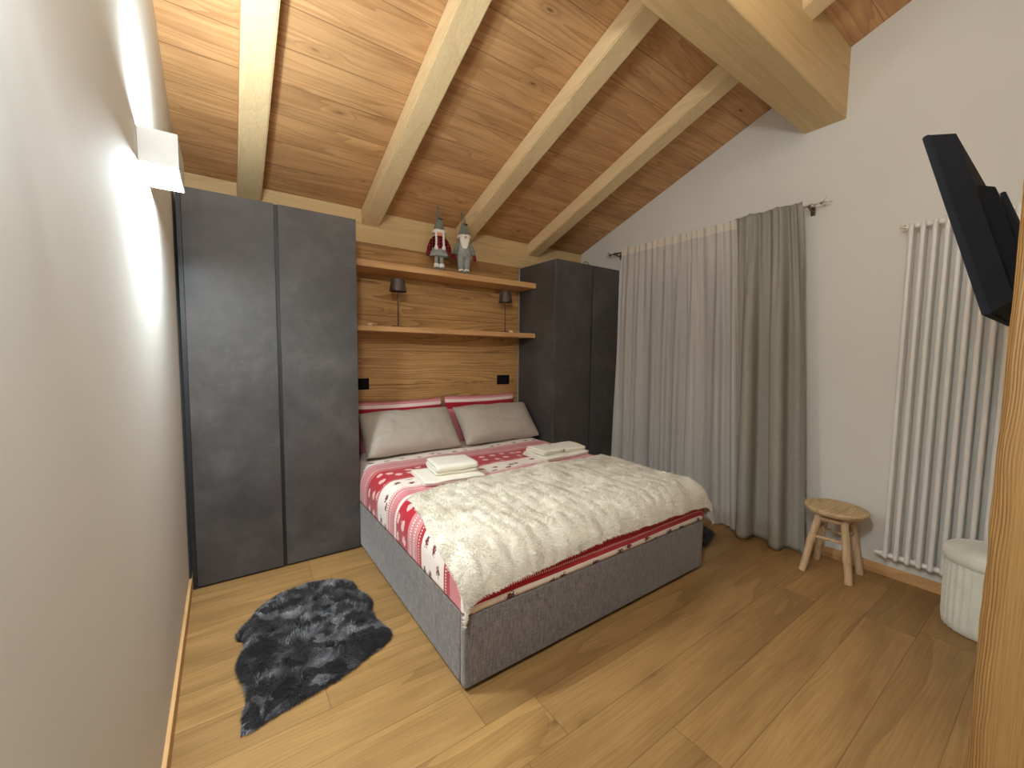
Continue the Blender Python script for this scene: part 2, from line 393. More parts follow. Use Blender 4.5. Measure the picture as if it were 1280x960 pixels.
# ================================================================== THE ROOM
ZT = 4.9
struct(obj('floor', box(nb(), XL - 0.3, XR + 0.5, YR, YB + 0.2, -0.12, 0.0), OAK_FLOOR))
struct(obj('wall_left', box(nb(), XL - 0.15, XL, YR, YB + 0.2, 0.0, ZT), PLASTER))
struct(obj('wall_back', box(nb(), XL, XR, YB + 0.02, YB + 0.2, 0.0, 2.70), PLASTER))
struct(obj('wall_rear', box(nb(), XL, XR + 0.3, YR - 0.15, YR, 0.0, ZT), PLASTER))
WY0, WY1, WZ1 = 1.42, 2.74, 2.22       # window opening behind the curtains
bm = nb()
box(bm, XR, XR + 0.3, YR, WY0, 0.0, ZT); box(bm, XR, XR + 0.3, WY1, YB + 0.2, 0.0, ZT); box(bm, XR, XR + 0.3, WY0, WY1, WZ1, ZT)
struct(obj('wall_right', bm, PLASTER))
struct(obj('wall_front', box(nb(), 1.345, XR, -0.14, -0.03, 0.0, 3.74), PLASTER))
# sloping boarded ceiling
bm = nb()
y0, y1 = YR, YB + 0.2
vs = [bm.verts.new(p) for p in ((XL, y0, roof(y0)), (XR, y0, roof(y0)), (XR, y1, roof(y1)), (XL, y1, roof(y1)),
                               (XL, y0, roof(y0) + .12), (XR, y0, roof(y0) + .12), (XR, y1, roof(y1) + .12), (XL, y1, roof(y1) + .12))]
for f in ((0, 1, 2, 3), (7, 6, 5, 4), (0, 4, 5, 1), (1, 5, 6, 2), (2, 6, 7, 3), (3, 7, 4, 0)): bm.faces.new([vs[i] for i in f])
struct(obj('ceiling', bm, CEIL))
struct(obj('baseboard_left', box(nb(), XL, XL + 0.014, YR, WF - 0.0, 0.0, 0.075, 0.003), BASEW))
struct(obj('baseboard_right', box(nb(), XR - 0.014, XR, -0.03, WY0 - 0.02, 0.0, 0.068, 0.003), BASEW))
# french window with its frame, sashes and the closed roller shutter outside
bm = nb(); fx0, fx1 = XR + 0.08, XR + 0.15
for a in ((WY0, WY0 + .06, 0, WZ1), (WY1 - .06, WY1, 0, WZ1), (WY0 + .06, WY1 - .06, WZ1 - .06, WZ1), (WY0 + .06, WY1 - .06, 0, .05)):
    box(bm, fx0, fx1, a[0], a[1], a[2], a[3], 0.004)
win = struct(obj('window_1', bm, FRAMEW, origin=(fx0, (WY0 + WY1) / 2, 0)))
mid = (WY0 + WY1) / 2
for (a, b) in ((WY0 + .06, mid), (mid, WY1 - .06)):
    bm = nb()
    for q in ((a, a + .07, .05, WZ1 - .06), (b - .07, b, .05, WZ1 - .06), (a + .07, b - .07, WZ1 - .13, WZ1 - .06), (a + .07, b - .07, .05, .14)):
        box(bm, fx0 - .02, fx1 - .01, q[0], q[1], q[2], q[3], 0.006)
    sash = obj('sash', bm, FRAMEW, win)
    obj('pane', box(nb(), fx0 + .015, fx0 + .023, a + .07, b - .07, .14, WZ1 - .13), GLASS, sash)
bm = nb()
for k in range(44):
    z = 0.0 + k * 0.05
    box(bm, XR + 0.22, XR + 0.235, WY0, WY1, z + 0.002, z + 0.049, 0.004, 1)
tag(obj('roller_shutter', bm, SHUTTER, origin=(XR + .22, mid, 0)), 'closed grey slatted roller shutter outside the window behind the sheer curtain', 'shutter')

# panelling, wall plate, rafters, purlin
tag(obj('wood_panelling', box(nb(), 0.751, 2.52, YB - 0.0, YB + 0.0195, 0.0, 2.262), PANEL), 'brushed larch board panelling on the wall behind the bed', 'wall panelling')
tag(obj('wall_plate_beam', box(nb(), XL, XR, YB - 0.012, YB + 0.02, 2.262, roof(YB) - 0.002, 0.003), BEAM_X), 'pale spruce wall plate beam along the top of the back wall under the rafters', 'beam')
PY0, PY1, PZ0 = 1.024, 1.263, 2.95
bm = nb()
pv = [(PY0, PZ0), (PY1, PZ0), (PY1, roof(PY1) - .001), (PY0, roof(PY0) - .001)]
a = [bm.verts.new((XL, y, z)) for y, z in pv]; b = [bm.verts.new((XR, y, z)) for y, z in pv]
bm.faces.new(a); bm.faces.new(b[::-1])
for i in range(4): bm.faces.new((a[i], a[(i + 1) % 4], b[(i + 1) % 4], b[i]))
bmesh.ops.bevel(bm, geom=[e for e in bm.edges if abs(e.verts[0].co.x - e.verts[1].co.x) > 1], offset=0.005, segments=1, affect='EDGES')
tag(obj('purlin_beam', bm, BEAM_X), 'massive pale timber purlin crossing under the ceiling and ending in the right wall', 'beam')
RD = 0.125
def rafter(name, xc, ya, yb, label):
    bm = nb(); w = 0.07
    pts = [(ya, roof(ya) - RD), (yb, roof(yb) - RD), (yb, roof(yb) - 0.001), (ya, roof(ya) - 0.001)]
    a = [bm.verts.new((xc - w, y, z)) for y, z in pts]; b = [bm.verts.new((xc + w, y, z)) for y, z in pts]
    bm.faces.new(a); bm.faces.new(b[::-1])
    for i in range(4): bm.faces.new((a[i], a[(i + 1) % 4], b[(i + 1) % 4], b[i]))
    bmesh.ops.bevel(bm, geom=[e for e in bm.edges if abs(e.verts[0].co.y - e.verts[1].co.y) > 0.5], offset=0.007, segments=2, affect='EDGES')
    o = obj(name, bm, BEAM_Y, origin=(xc, ya, roof(ya) - RD))
    return tag(o, label, 'beam', 'ceiling rafters')
for xc, lab in ((0.18, 'pale ceiling rafter nearest the left wall, above the left wardrobe'),
                (1.01, 'second pale ceiling rafter from the left, ending just right of the left wardrobe'),
                (1.85, 'third pale ceiling rafter from the left, ending above the two gnomes'),
                (2.69, 'pale ceiling rafter nearest the right wall, ending above the right wardrobe')):
    rafter('rafter', xc, PY1, YB - 0.013, lab)
rafter('rafter', 2.70, YR + 0.02, PY0, 'short visible rafter end on the near side of the massive purlin')

# near post
bm = nb(); NZ = 90; prev = None
outline = lambda z: [(1.300, 0.004), (1.300 , 0.088 + 0.0018 * nz(0, 0, z * 9) + 0.001 * nz(3, 0, z * 26)), (1.306, 0.0965 + 0.0022 * nz(0, 5, z * 9) + 0.0012 * nz(3, 5, z * 26)), (1.35, 0.097 + 0.002 * nz(0, 5, z * 7)), (1.40, 0.097), (1.40, 0.004)]
for k in range(NZ + 1):
    z = 3.69 * k / NZ; ring = [bm.verts.new((x, y, z)) for x, y in outline(z)]
    if prev:
        for j in range(6): bm.faces.new((prev[j], prev[(j + 1) % 6], ring[(j + 1) % 6], ring[j]))
    else: bm.faces.new(ring[::-1])
    prev = ring
bm.faces.new(prev)
for v in bm.verts:
    if v.co.x < 1.41 and v.co.y < 0.01: v.co.y = -0.03
tag(obj('wooden_post', bm, POSTW, origin=(1.30, 0.05, 0)), 'upright pine post with strong orange grain close to the viewer on the right', 'post')

# ================================================================== WARDROBES
def wardrobe(name, label, x0, x1, seams, side_gap):
    t = thing(name, label, 'wardrobe', ((x0 + x1) / 2, (WF + YB) / 2, 0))
    obj('body', box(nb(), x0, x1, WF + 0.024, YB - 0.014, 0.0, WT, 0.002, 1), CONCRETE, t)
    obj('plinth_gap', box(nb(), x0 + .001, x1 - .001, WF + 0.016, WF + 0.024, 0.0, 0.012), BLACK, t)
    edges = [x0 + side_gap] + seams + [x1 - 0.001]
    for i in range(len(edges) - 1):
        a = edges[i] + (0.010 if i else 0.0); b = edges[i + 1] - (0.010 if i < len(edges) - 2 else 0.0)
        d = obj('door', box(nb(), a, b, WF, WF + 0.02, 0.012, WT, 0.0015, 1), CONCRETE, t)
        gx = edges[i + 1] if i < len(edges) - 2 else edges[i]
    for s in seams:
        obj('grip_channel', box(nb(), s - 0.0098, s + 0.0098, WF + 0.012, WF + 0.0238, 0.012, WT - 0.001), BLACK, t)
    if side_gap > 0.005:
        obj('filler_strip', box(nb(), x0, x0 + side_gap - .002, WF + 0.006, WF + 0.0238, 0.0, WT - .001), BLACK, t)
    return t
wardrobe('wardrobe', 'tall two-door dark grey concrete-look wardrobe beside the left wall', XL + 0.016, 0.749, [0.283], 0.022)
wardrobe('wardrobe', 'dark grey concrete-look wardrobe in the right corner next to the curtains', 2.524, XR - 0.004, [3.008], 0.001)
# ------------------------------------------------------------------ shelves
def shelf(z0, z1, label):
    o = obj('wall_shelf', box(nb(), 0.7505, 2.5225, 3.17, YB - 0.001, z0, z1, 0.003), SHELF, origin=(1.63, YB, z0)); return tag(o, label, 'shelf')
shelf(1.541, 1.583, 'lower larch wall shelf carrying the two small lamps')
shelf(2.020, 2.070, 'upper larch wall shelf carrying the two gnomes')
# outlets
def outlet(x0, x1, label):
    t = thing('power_outlet', label, 'power outlet', ((x0 + x1) / 2, YB, 1.115), 'black outlets beside the bed')
    obj('plate', box(nb(), x0, x1, YB - 0.009, YB - 0.0005, 1.068, 1.162, 0.003), BLACKPL, t)
    n = 3
    w = (x1 - x0 - 0.03) / n
    for k in range(n):
        obj('socket_insert', box(nb(), x0 + .015 + k * w + .001, x0 + .015 + (k + 1) * w - .001, YB - 0.0115, YB - 0.009, 1.085, 1.145, 0.001, 1), BLACKPL, t)
outlet(0.835, 0.985, 'black power outlet plate on the panelling at the left side of the bed')
outlet(2.26, 2.41, 'black power outlet plate on the panelling at the right side of the bed')
# ------------------------------------------------------------------ shelf lamps
def shelf_lamp(x, y, label):
    z = 1.583
    t = thing('table_lamp', label, 'lamp', (x, y, z), 'small lamps on the lower shelf')
    obj('base', lathe(nb(), [(0.050, 0.0005), (0.052, 0.004), (0.050, 0.010), (0.012, 0.013), (0.006, 0.02)], (x, y, z), 28), DARKMET, t, smooth=False)
    obj('stem', tube(nb(), [(x, y, z + 0.018), (x, y, z + 0.34)], 0.0042, 10), DARKMET, t, smooth=True)
    bm = nb(); n = 36; r = []
    for rr, zz in ((0.067, 0.285), (0.050, 0.385), (0.0, 0.388), (0.0, 0.384), (0.047, 0.381), (0.064, 0.285)):
        r.append([bm.verts.new((x + max(rr, .001) * math.cos(2 * PI * j / n), y + max(rr, .001) * math.sin(2 * PI * j / n), z + zz)) for j in range(n)])
    for k in range(6):
        A_, B_ = r[k], r[(k + 1) % 6]
        if k == 2: continue
        for j in range(n): bm.faces.new((A_[j], A_[(j + 1) % n], B_[(j + 1) % n], B_[j]))
    autosmooth(obj('lamp_shade', bm, DARKMET, t))
    return t
shelf_lamp(1.165, 3.25, 'small brown metal table lamp at the left end of the lower shelf')
shelf_lamp(2.215, 3.25, 'small brown metal table lamp at the right end of the lower shelf')
WAX = plain('cream_wax', srgb(236, 214, 176), 0.5, var=0.03)
for x, y, lab in ((0.925, 3.21, 'tiny cream tealight on the lower shelf beside the left wardrobe'), (2.245, 3.195, 'tiny cream tealight on the lower shelf below the right lamp')):
    t = thing('tealight', lab, 'candle', (x, y, 1.5835), 'tealights on the lower shelf')
    obj('wax', lathe(nb(), [(0.017, 0.0), (0.019, 0.001), (0.019, 0.016), (0.016, 0.017), (0.003, 0.015)], (x, y, 1.5835), 20), WAX, t)
    obj('wick', tube(nb(), [(x, y, 1.597), (x + .001, y, 1.607)], 0.001, 6), BLACK, t)

# ================================================================== GNOMES
FELT = plain('grey_green_felt', srgb(112, 118, 104), 0.95, var=0.08, bump=0.3, sheen=0.3)
GREYKNIT = plain('light_grey_knit', srgb(150, 152, 146), 0.95, var=0.1, scale=60, bump=0.5, bscale=300)
WFUR = plain('white_plush', srgb(244, 238, 228), 0.95, var=0.03, bump=0.8, bscale=120, sheen=0.5)
MAROON = plain('maroon_felt', srgb(112, 22, 32), 0.95, var=0.08, bump=0.3)
SKIN = plain('rosy_nose', srgb(226, 160, 132), 0.6, var=0.02)
def plaid():
    m = M('red_black_plaid', 0.9, 0.2); o = m.sep(m.coord())
    a = m.math('LESS_THAN', m.math('FRACT', m.math('MULTIPLY', o[0], 38)), 0.5); b = m.math('LESS_THAN', m.math('FRACT', m.math('MULTIPLY', o[2], 38)), 0.5)
    f = m.math('MULTIPLY', m.math('ADD', a, b), 0.5)
    m.color(m.ramp(f, [(0.0, srgb(150, 30, 36)), (0.4, srgb(84, 20, 26)), (0.9, srgb(24, 14, 16))], 'CONSTANT')); return m.m
PLAID = plaid()
def wobble(bm, a=0.004, s=30):
    for v in bm.verts: v.co += Vector((nz(v.co.x * s, v.co.y * s, v.co.z * s), nz(v.co.y * s + 7, v.co.z * s, v.co.x * s), nz(v.co.z * s, v.co.x * s + 9, v.co.y * s))) * a
    return bm
def gnome(x, y, girl, label, turn=-0.28):
    z = 2.0705
    t = thing('gnome_figure', label, 'gnome', (x, y, z)); t.rotation_euler = (0, 0, turn)
    P = lambda dx, dy, dz: (x + dx, y + dy, z + dz)
    # shoes
    for s in (-1, 1):
        bm = nb(); ball(bm, P(s * 0.023, -0.012, 0.016), 0.021, 0.036, 0.0158, 14)
        obj('shoe', bm, FELT, t, smooth=True)
        if girl:
            obj('boot_cuff', wobble(lathe(nb(), [(0.014, 0.026), (0.021, 0.030), (0.022, 0.050), (0.021, 0.060), (0.014, 0.064)], P(s * 0.0225, 0, 0), 16)), WFUR, t, smooth=True)
            obj('leg', lathe(nb(), [(0.015, 0.06), (0.016, 0.11), (0.017, 0.13)], P(s * 0.0215, 0, 0), 14), GREYKNIT, t, smooth=True)
        else:
            obj('boot_cuff', wobble(lathe(nb(), [(0.014, 0.022), (0.023, 0.026), (0.024, 0.036), (0.022, 0.044), (0.014, 0.047)], P(s * 0.025, 0, 0), 16)), WFUR, t, smooth=True)
            obj('trouser_leg', wobble(lathe(nb(), [(0.020, 0.042), (0.027, 0.06), (0.031, 0.10), (0.033, 0.14), (0.030, 0.17)], P(s * 0.0275, 0, 0), 18)), GREYKNIT, t, smooth=True)
    if girl:
        bm = nb(); n = 40; rr = []
        for r, dz in ((0.072, 0.118), (0.078, 0.122), (0.070, 0.145), (0.056, 0.175), (0.045, 0.200)):
            rr.append([bm.verts.new(P(*( (r * (1 + (0.10 if dz < 0.15 else 0.04) * math.cos(9 * 2 * PI * j / n))) * math.cos(2 * PI * j / n), (r * 0.75) * math.sin(2 * PI * j / n), dz))) for j in range(n)])
        for a_, b_ in zip(rr, rr[1:]):
            for j in range(n): bm.faces.new((a_[j], a_[(j + 1) % n], b_[(j + 1) % n], b_[j]))
        bm.faces.new(rr[0][::-1]); bm.faces.new(rr[-1])
        obj('skirt', bm, GREYKNIT, t, smooth=True)
        obj('torso', wobble(lathe(nb(), [(0.040, 0.165), (0.052, 0.18), (0.050, 0.22), (0.046, 0.26), (0.036, 0.29), (0.02, 0.30)], P(0, 0, 0), 22, 1, 0.78)), PLAID, t, smooth=True)
    else:
        obj('torso', wobble(lathe(nb(), [(0.040, 0.13), (0.058, 0.15), (0.061, 0.18), (0.057, 0.22), (0.048, 0.26), (0.034, 0.28), (0.02, 0.29)], P(0, 0, 0), 22, 1, 0.78)), GREYKNIT, t, smooth=True)
    # arms hang outward, mitten at the end
    for s in (-1, 1):
        arm = [P(s * 0.036, 0, 0.275), P(s * 0.060, -0.004, 0.240), P(s * 0.075, -0.008, 0.20), P(s * 0.086, -0.010, 0.165)]
        obj('sleeve', tube(nb(), arm, [0.016, 0.021, 0.022, 0.018], 14), FELT if not girl else PLAID, t, smooth=True)
        hand = [arm[-1], P(s * 0.092, -0.012, 0.145), P(s * 0.095, -0.013, 0.125), P(s * 0.095, -0.013, 0.118)]
        bm = tube(nb(), hand, [0.016, 0.018, 0.013, 0.004], 12); tube(bm, [P(s * 0.083, -0.018, 0.150), P(s * 0.076, -0.024, 0.138)], [0.006, 0.003], 8)
        obj('mitten', bm, MAROON, t, smooth=True)
    # head, hat
    obj('head', ball(nb(), P(0, 0, 0.300), 0.038, 0.034, 0.034, 18), SKIN if girl else WFUR, t, smooth=True)
    obj('nose', ball(nb(), P(0.002, -0.040 if girl else -0.060, 0.298 if girl else 0.306), 0.012, 0.011, 0.011, 12), SKIN, t, smooth=True)
    hat = wobble(lathe(nb(), [(0.052, 0.315), (0.050, 0.33), (0.043, 0.36), (0.031, 0.40), (0.018, 0.43), (0.006, 0.445)], P(0, 0, 0), 22, 1, 0.85), 0.003)
    ht = obj('hat', hat, FELT, t, smooth=True)
    # openwork wire and knit tip of the hat, with a bow at its foot
    bm = nb()
    for k in range(5):
        ph = 2 * PI * k / 5; pts = []
        for q in range(14):
            u = q / 13; r = 0.024 * (1 - u) ** 0.8 + 0.001
            pts.append(P(r * math.cos(ph + 3.5 * u) + (0.004 * math.sin(6 * u) - 0.022 * u if not girl else -0.012 * u), r * math.sin(ph + 3.5 * u), 0.420 + 0.115 * u))
        tube(bm, pts, 0.0022, 6)
    obj('hat_tip', bm, FELT, ht, smooth=True)
    bm = nb(); ball(bm, P(0.018, -0.018, 0.425), 0.012, 0.006, 0.007, 10); ball(bm, P(0.003, -0.022, 0.426), 0.012, 0.006, 0.006, 10); ball(bm, P(0.011, -0.022, 0.424), 0.005, 0.005, 0.005, 8)
    obj('bow', bm, plain('dark_bow', srgb(70, 40, 32), 0.7), ht, smooth=True)
    bm = nb(); n, k2 = 28, 10
    ring = []
    for j in range(n):
        a_ = 2 * PI * j / n; c = Vector(P(0.046 * math.cos(a_), 0.040 * math.sin(a_), 0.322)); d = Vector((math.cos(a_), 0.87 * math.sin(a_), 0))
        ring.append([bm.verts.new(c + d * 0.014 * math.cos(2 * PI * q / k2) + Vector((0, 0, 0.014 * math.sin(2 * PI * q / k2)))) for q in range(k2)])
    for j in range(n):
        A_, B_ = ring[j], ring[(j + 1) % n]
        for q in range(k2): bm.faces.new((A_[q], A_[(q + 1) % k2], B_[(q + 1) % k2], B_[q]))
    obj('hat_brim', wobble(bm, 0.005, 60), WFUR, ht, smooth=True)
    if girl:
        for s in (-1, 1):
            pts = [P(s * 0.030, -0.034, 0.312), P(s * 0.031, -0.046, 0.27), P(s * 0.030, -0.050, 0.23), P(s * 0.032, -0.052, 0.195)]
            bm = nb(); full = []
            for q in range(19):
                u = q / 18 * 3; i = min(int(u), 2); full.append(Vector(pts[i]).lerp(Vector(pts[i + 1]), u - i))
            tube(bm, full, [0.0085 + 0.0028 * math.sin(q * 1.9) for q in range(19)], 10)
            br = obj('braid', bm, WFUR, t, smooth=True)
            obj('pompom', wobble(ball(nb(), P(s * 0.032, -0.053, 0.180), 0.017, 0.014, 0.017, 14), 0.005, 80), WFUR, br, smooth=True)
    else:
        bm = nb(); rr = []
        for dz, w, d in ((0.312, 0.040, 0.022), (0.298, 0.044, 0.026), (0.270, 0.039, 0.028), (0.240, 0.032, 0.024), (0.215, 0.018, 0.016), (0.196, 0.004, 0.005)):
            rr.append([bm.verts.new(P(w * math.cos(2 * PI * j / 20) , -0.030 + d * math.sin(2 * PI * j / 20), dz)) for j in range(20)])
        for a_, b_ in zip(rr, rr[1:]):
            for j in range(20): bm.faces.new((a_[j], a_[(j + 1) % 20], b_[(j + 1) % 20], b_[j]))
        bm.faces.new(rr[0][::-1]); bm.faces.new(rr[-1])
        obj('beard', wobble(bm, 0.006, 70), WFUR, t, smooth=True)
gnome(1.515, 3.225, True, 'gnome doll in a checked red jacket with two white braids, standing on the upper shelf')
gnome(1.752, 3.225, False, 'gnome doll in grey overalls with a white beard, standing on the upper shelf')

# ================================================================== FUR helper
def blades(pts, nrm, dirs, length, width):
    """one thin two-segment tapering blade per point -> verts, faces (numpy)"""
    n = len(pts); side = np.cross(dirs, nrm); side /= (np.linalg.norm(side, axis=1, keepdims=True) + 1e-9)
    L = length[:, None]; W = width[:, None]
    mid = pts + dirs * L * 0.5 + nrm * L * 0.12
    tip = pts + dirs * L - nrm * L * 0.05
    v = np.stack([pts - side * W, pts + side * W, mid - side * W * 0.7, mid + side * W * 0.7, tip], 1).reshape(-1, 3)
    base = (np.arange(n) * 5)[:, None]
    quads = base + np.array([[0, 1, 3, 2]]); tris = base + np.array([[2, 3, 4]])
    return v, quads, tris
def mesh_with_blades(name, verts, faces, v2, q2, t2, mats):
    me = bpy.data.meshes.new(name)
    nv = len(verts)
    loops = []; starts = []; tot = 0; sizes = []
    base = [list(f) for f in faces]
    for f in base: loops.extend(f); starts.append(tot); tot += len(f)
    nb_ = len(base)
    lp = np.concatenate([np.array(loops, dtype=np.int32), (q2 + nv).reshape(-1).astype(np.int32), (t2 + nv).reshape(-1).astype(np.int32)])
    st = np.concatenate([np.array(starts, dtype=np.int32), tot + np.arange(len(q2), dtype=np.int32) * 4, tot + len(q2) * 4 + np.arange(len(t2), dtype=np.int32) * 3])
    me.vertices.add(nv + len(v2)); me.vertices.foreach_set('co', np.concatenate([np.asarray(verts, dtype=float), v2]).astype(np.float32).reshape(-1))
    me.loops.add(len(lp)); me.loops.foreach_set('vertex_index', lp)
    me.polygons.add(len(st)); me.polygons.foreach_set('loop_start', st)
    me.update(calc_edges=True); me.validate()
    return me

# ================================================================== BED
BX0, BX1, BY0, BY1, BZ = 0.751, 2.494, 1.360, YB - 0.012, 0.330
bed = thing('bed', 'double bed with dark grey upholstered box base against the panelled wall', 'bed', ((BX0 + BX1) / 2, (BY0 + BY1) / 2, 0))
bm = nb(); th = 0.045
# box base: four upholstered side rails (slightly padded) and a platform
def pad(bm, x0, x1, y0, y1, z0, z1): box(bm, x0, x1, y0, y1, z0, z1, 0.012, 3)
o = obj('footboard', box(nb(), BX0, BX1, BY0, BY0 + th, 0.02, BZ, 0.012, 3), BEDFAB, bed); autosmooth(o)
o = obj('side_rail', box(nb(), BX0, BX0 + th, BY0 + th + .0005, BY1, 0.02, BZ, 0.010, 3), BEDFAB, bed); autosmooth(o)
o = obj('side_rail', box(nb(), BX1 - th, BX1, BY0 + th + .0005, BY1, 0.02, BZ, 0.010, 3), BEDFAB, bed); autosmooth(o)
obj('platform', box(nb(), BX0 + th + .001, BX1 - th - .001, BY0 + th + .001, BY1 - .001, 0.06, 0.20), BLACK, bed)
for sx in (BX0 + .07, BX1 - .07):
    for sy in (BY0 + .07, BY1 - .10):
        obj('foot', box(nb(), sx - .025, sx + .025, sy - .025, sy + .025, 0.0, 0.0595, 0.003), BLACK, bed)
autosmooth(obj('mattress', box(nb(), BX0 + th + .008, BX1 - th - .008, BY0 + th + .008, BY1 - .01, 0.201, 0.44, 0.05, 4), cloth('white_mattress_ticking', srgb(226, 220, 212)), bed))

def drape(l, f0, f1, r, H):
    """arc-length coordinate l -> (position, drop); flat between f0 and f1, rounded then vertical outside"""
    if f0 <= l <= f1: return l, 0.0
    s, e = (-1, f0 - l) if l < f0 else (1, l - f1)
    base = f0 if s < 0 else f1; arc = (r + H) / 2 * PI / 2
    if e < arc:
        th = e / arc * PI / 2; return base + s * r * math.sin(th), H * (1 - math.cos(th))
    return base + s * r, H + (e - arc)
DTOP = 0.565
def duvet_z(x, y):
    # soft unevenness of the filled cover
    return 0.010 * nz(x * 2.4, y * 2.4, 1.3) + 0.006 * nz(x * 6, y * 6, 4.1) + 0.003 * nz(x * 15, y * 9, 2.2)
def grid_mesh(name, nu, nv, fn, uvfn=None):
    verts, uvs = [], []
    for j in range(nv + 1):
        for i in range(nu + 1):
            verts.append(fn(i / nu, j / nv)); uvs.append(uvfn(i / nu, j / nv) if uvfn else (i / nu, j / nv))
    faces = [(j * (nu + 1) + i, j * (nu + 1) + i + 1, (j + 1) * (nu + 1) + i + 1, (j + 1) * (nu + 1) + i) for j in range(nv) for i in range(nu)]
    return verts, faces, uvs
def set_uv(me, uvs):
    l = me.uv_layers.new(name='UVMap')
    arr = np.array([uvs[lp.vertex_index] for lp in me.loops], dtype=np.float32).reshape(-1)
    l.data.foreach_set('uv', arr)
# duvet: l runs round the edges
dr, dH = 0.10, 0.14
DX0, DX1 = BX0 + 0.008 + dr, BX1 - 0.008 - dr
DY0 = BY0 + 0.010 + dr
arc = (dr + dH) / 2 * PI / 2
ext = arc + (DTOP - dH - BZ) - 0.004
La, Lb = DX0 - ext, DX1 + ext
Ya, Yb = 3.30, DY0 - ext
def duv(u, v):
    l = La + (Lb - La) * u; m_ = Ya + (Yb - Ya) * v
    x, dx = drape(l, DX0, DX1, dr, dH); y, dy = drape(m_, DY0, 9, dr, dH)
    edge = min(1.0, max(0.0, (DTOP - BZ - max(dx, dy)) / 0.12))
    z = DTOP - (dx ** 2 + dy ** 2) ** 0.5 + duvet_z(x, y) * (0.3 + 0.7 * edge)
    # puff of the hanging sides
    bul = 0.010 * nz(m_ * 4, l * 1.0, 8.0)
    if dx > 0.02: x += (bul if l > 1.6 else -bul) * edge
    # stay inside box base at the hem
    return (x, y, max(z, BZ + 0.002))
vv, ff, uv = grid_mesh('duvet', 150, 150, duv, lambda u, v: (La + (Lb - La) * u, 3.30 - (Ya + (Yb - Ya) * v)))
me = bpy.data.meshes.new('duvet'); me.from_pydata(vv, [], ff); me.update(); set_uv(me, uv)
duvet = finish('duvet', me, DUVET, origin=((BX0 + BX1) / 2, 2.3, 0.45), smooth=True)
s_ = duvet.modifiers.new('thick', 'SOLIDIFY'); s_.thickness = 0.008; s_.offset = -1
tag(duvet, 'red, pink and cream banded duvet with alpine motifs spread over the bed', 'duvet')

# ------------------------------------------------------------------ throw
TTOP = 0.582
tr, tH = 0.118, 0.15
TX0, TX1 = BX0 - 0.008 + tr, BX1 + 0.012 - tr
TY0 = BY0 - 0.018 + tr
tarc = (tr + tH) / 2 * PI / 2
def throw_pt(u, v):
    # v: 0 head side .. 1 foot hem ; u: 0 left .. 1 right
    a_back, a_front = 0.80, TX0 - tarc - 0.03
    k = v ** 1.25
    aL = a_back + (a_front - a_back) * k + 0.012 * nz(v * 6, 2.0, 0)
    aR = TX1 + tarc + 0.10 + 0.02 * nz(v * 5, 7.0, 0)
    l = aL + (aR - aL) * u
    yb = 2.205 - 0.09 * math.exp(-u * 9) + 0.03 * math.sin(u * PI) - 0.05 * u + 0.018 * nz(u * 7, 9.0, 0)
    yf = TY0 - tarc - (0.06 - 0.065 * math.sin(min(1, u * 1.0) * PI) ** 0.6 - 0.02 * u) + 0.008 * nz(u * 10, 5, 0)
    m_ = yb + (yf - yb) * v
    x, dx = drape(l, TX0, TX1, tr, tH); y, dy = drape(m_, TY0, 9, tr, tH)
    z = TTOP - (dx ** 2 + dy ** 2) ** 0.5
    if dx > 0 and l > TX1:                       # right flap stands off a little
        x += 0.25 * max(0, dx - 0.06)
    # ribs of the fur run towards the foot end
    rib = 0.5 + 0.5 * math.cos(2 * PI * (l + 0.020 * nz(m_ * 3, l * 2, 0)) / 0.078)
    fl = 1.0 if dy < 0.01 and dx < 0.01 else 0.7
    off = 0.008 * (1 - (1 - rib) ** 2) * fl + 0.012 * (nz(l * 3, m_ * 3, 0.7) + 0.6 * nz(l * 8, m_ * 5, 3.7)) + 0.004 * nz(l * 25, m_ * 25, 1.0)
    ny = min(1.0, dy / 0.12); nx = min(1.0, dx / 0.12) * (-1 if l < TX0 else 1)
    nrm = Vector((nx, -ny, max(0.15, 1 - max(abs(nx), ny)))).normalized()
    hem = min(1, 6 * v, 8 * (1 - v), 10 * u, 10 * (1 - u))
    p = Vector((x, y, z + duvet_z(x, y))) + nrm * (off * (0.35 + 0.65 * hem) + 0.006)
    return (p.x, p.y, max(p.z, BZ - 0.03))
vv, ff, _ = grid_mesh('throw', 260, 170, throw_pt)
V = np.array(vv).reshape(171, 261, 3)
du = np.gradient(V, axis=1); dv = np.gradient(V, axis=0)
Nn = np.cross(dv, du); Nn /= np.linalg.norm(Nn, axis=2, keepdims=True)
if Nn[60, 130, 2] < 0: Nn = -Nn
def sample(Vg, Ng, n):
    nv_, nu_ = Vg.shape[0] - 1, Vg.shape[1] - 1
    jv = rng.random(n) * nv_; iu = rng.random(n) * nu_
    j0 = np.minimum(jv.astype(int), nv_ - 1); i0 = np.minimum(iu.astype(int), nu_ - 1); a = (jv - j0)[:, None]; b = (iu - i0)[:, None]
    f = lambda G: G[j0, i0] * (1 - a) * (1 - b) + G[j0 + 1, i0] * a * (1 - b) + G[j0, i0 + 1] * (1 - a) * b + G[j0 + 1, i0 + 1] * a * b
    N_ = f(Ng); N_ /= np.linalg.norm(N_, axis=1, keepdims=True)
    return f(Vg), N_, jv / nv_, iu / nu_
def flow(P, s, seed):
    return np.array([[nz(p[0] * s, p[1] * s, p[2] * s + seed), nz(p[0] * s + 31, p[1] * s, p[2] * s + seed + 5)] for p in P])
n = 190000
Pp, Np, _, _ = sample(V, Nn, n)
fl = flow(Pp, 14, 2.0)
D = np.stack([fl[:, 0] * 1.3, fl[:, 1] * 1.3 - 0.35, np.zeros(n) - 0.1], 1) + rng.normal(0, 0.35, (n, 3)) + Np * 0.75
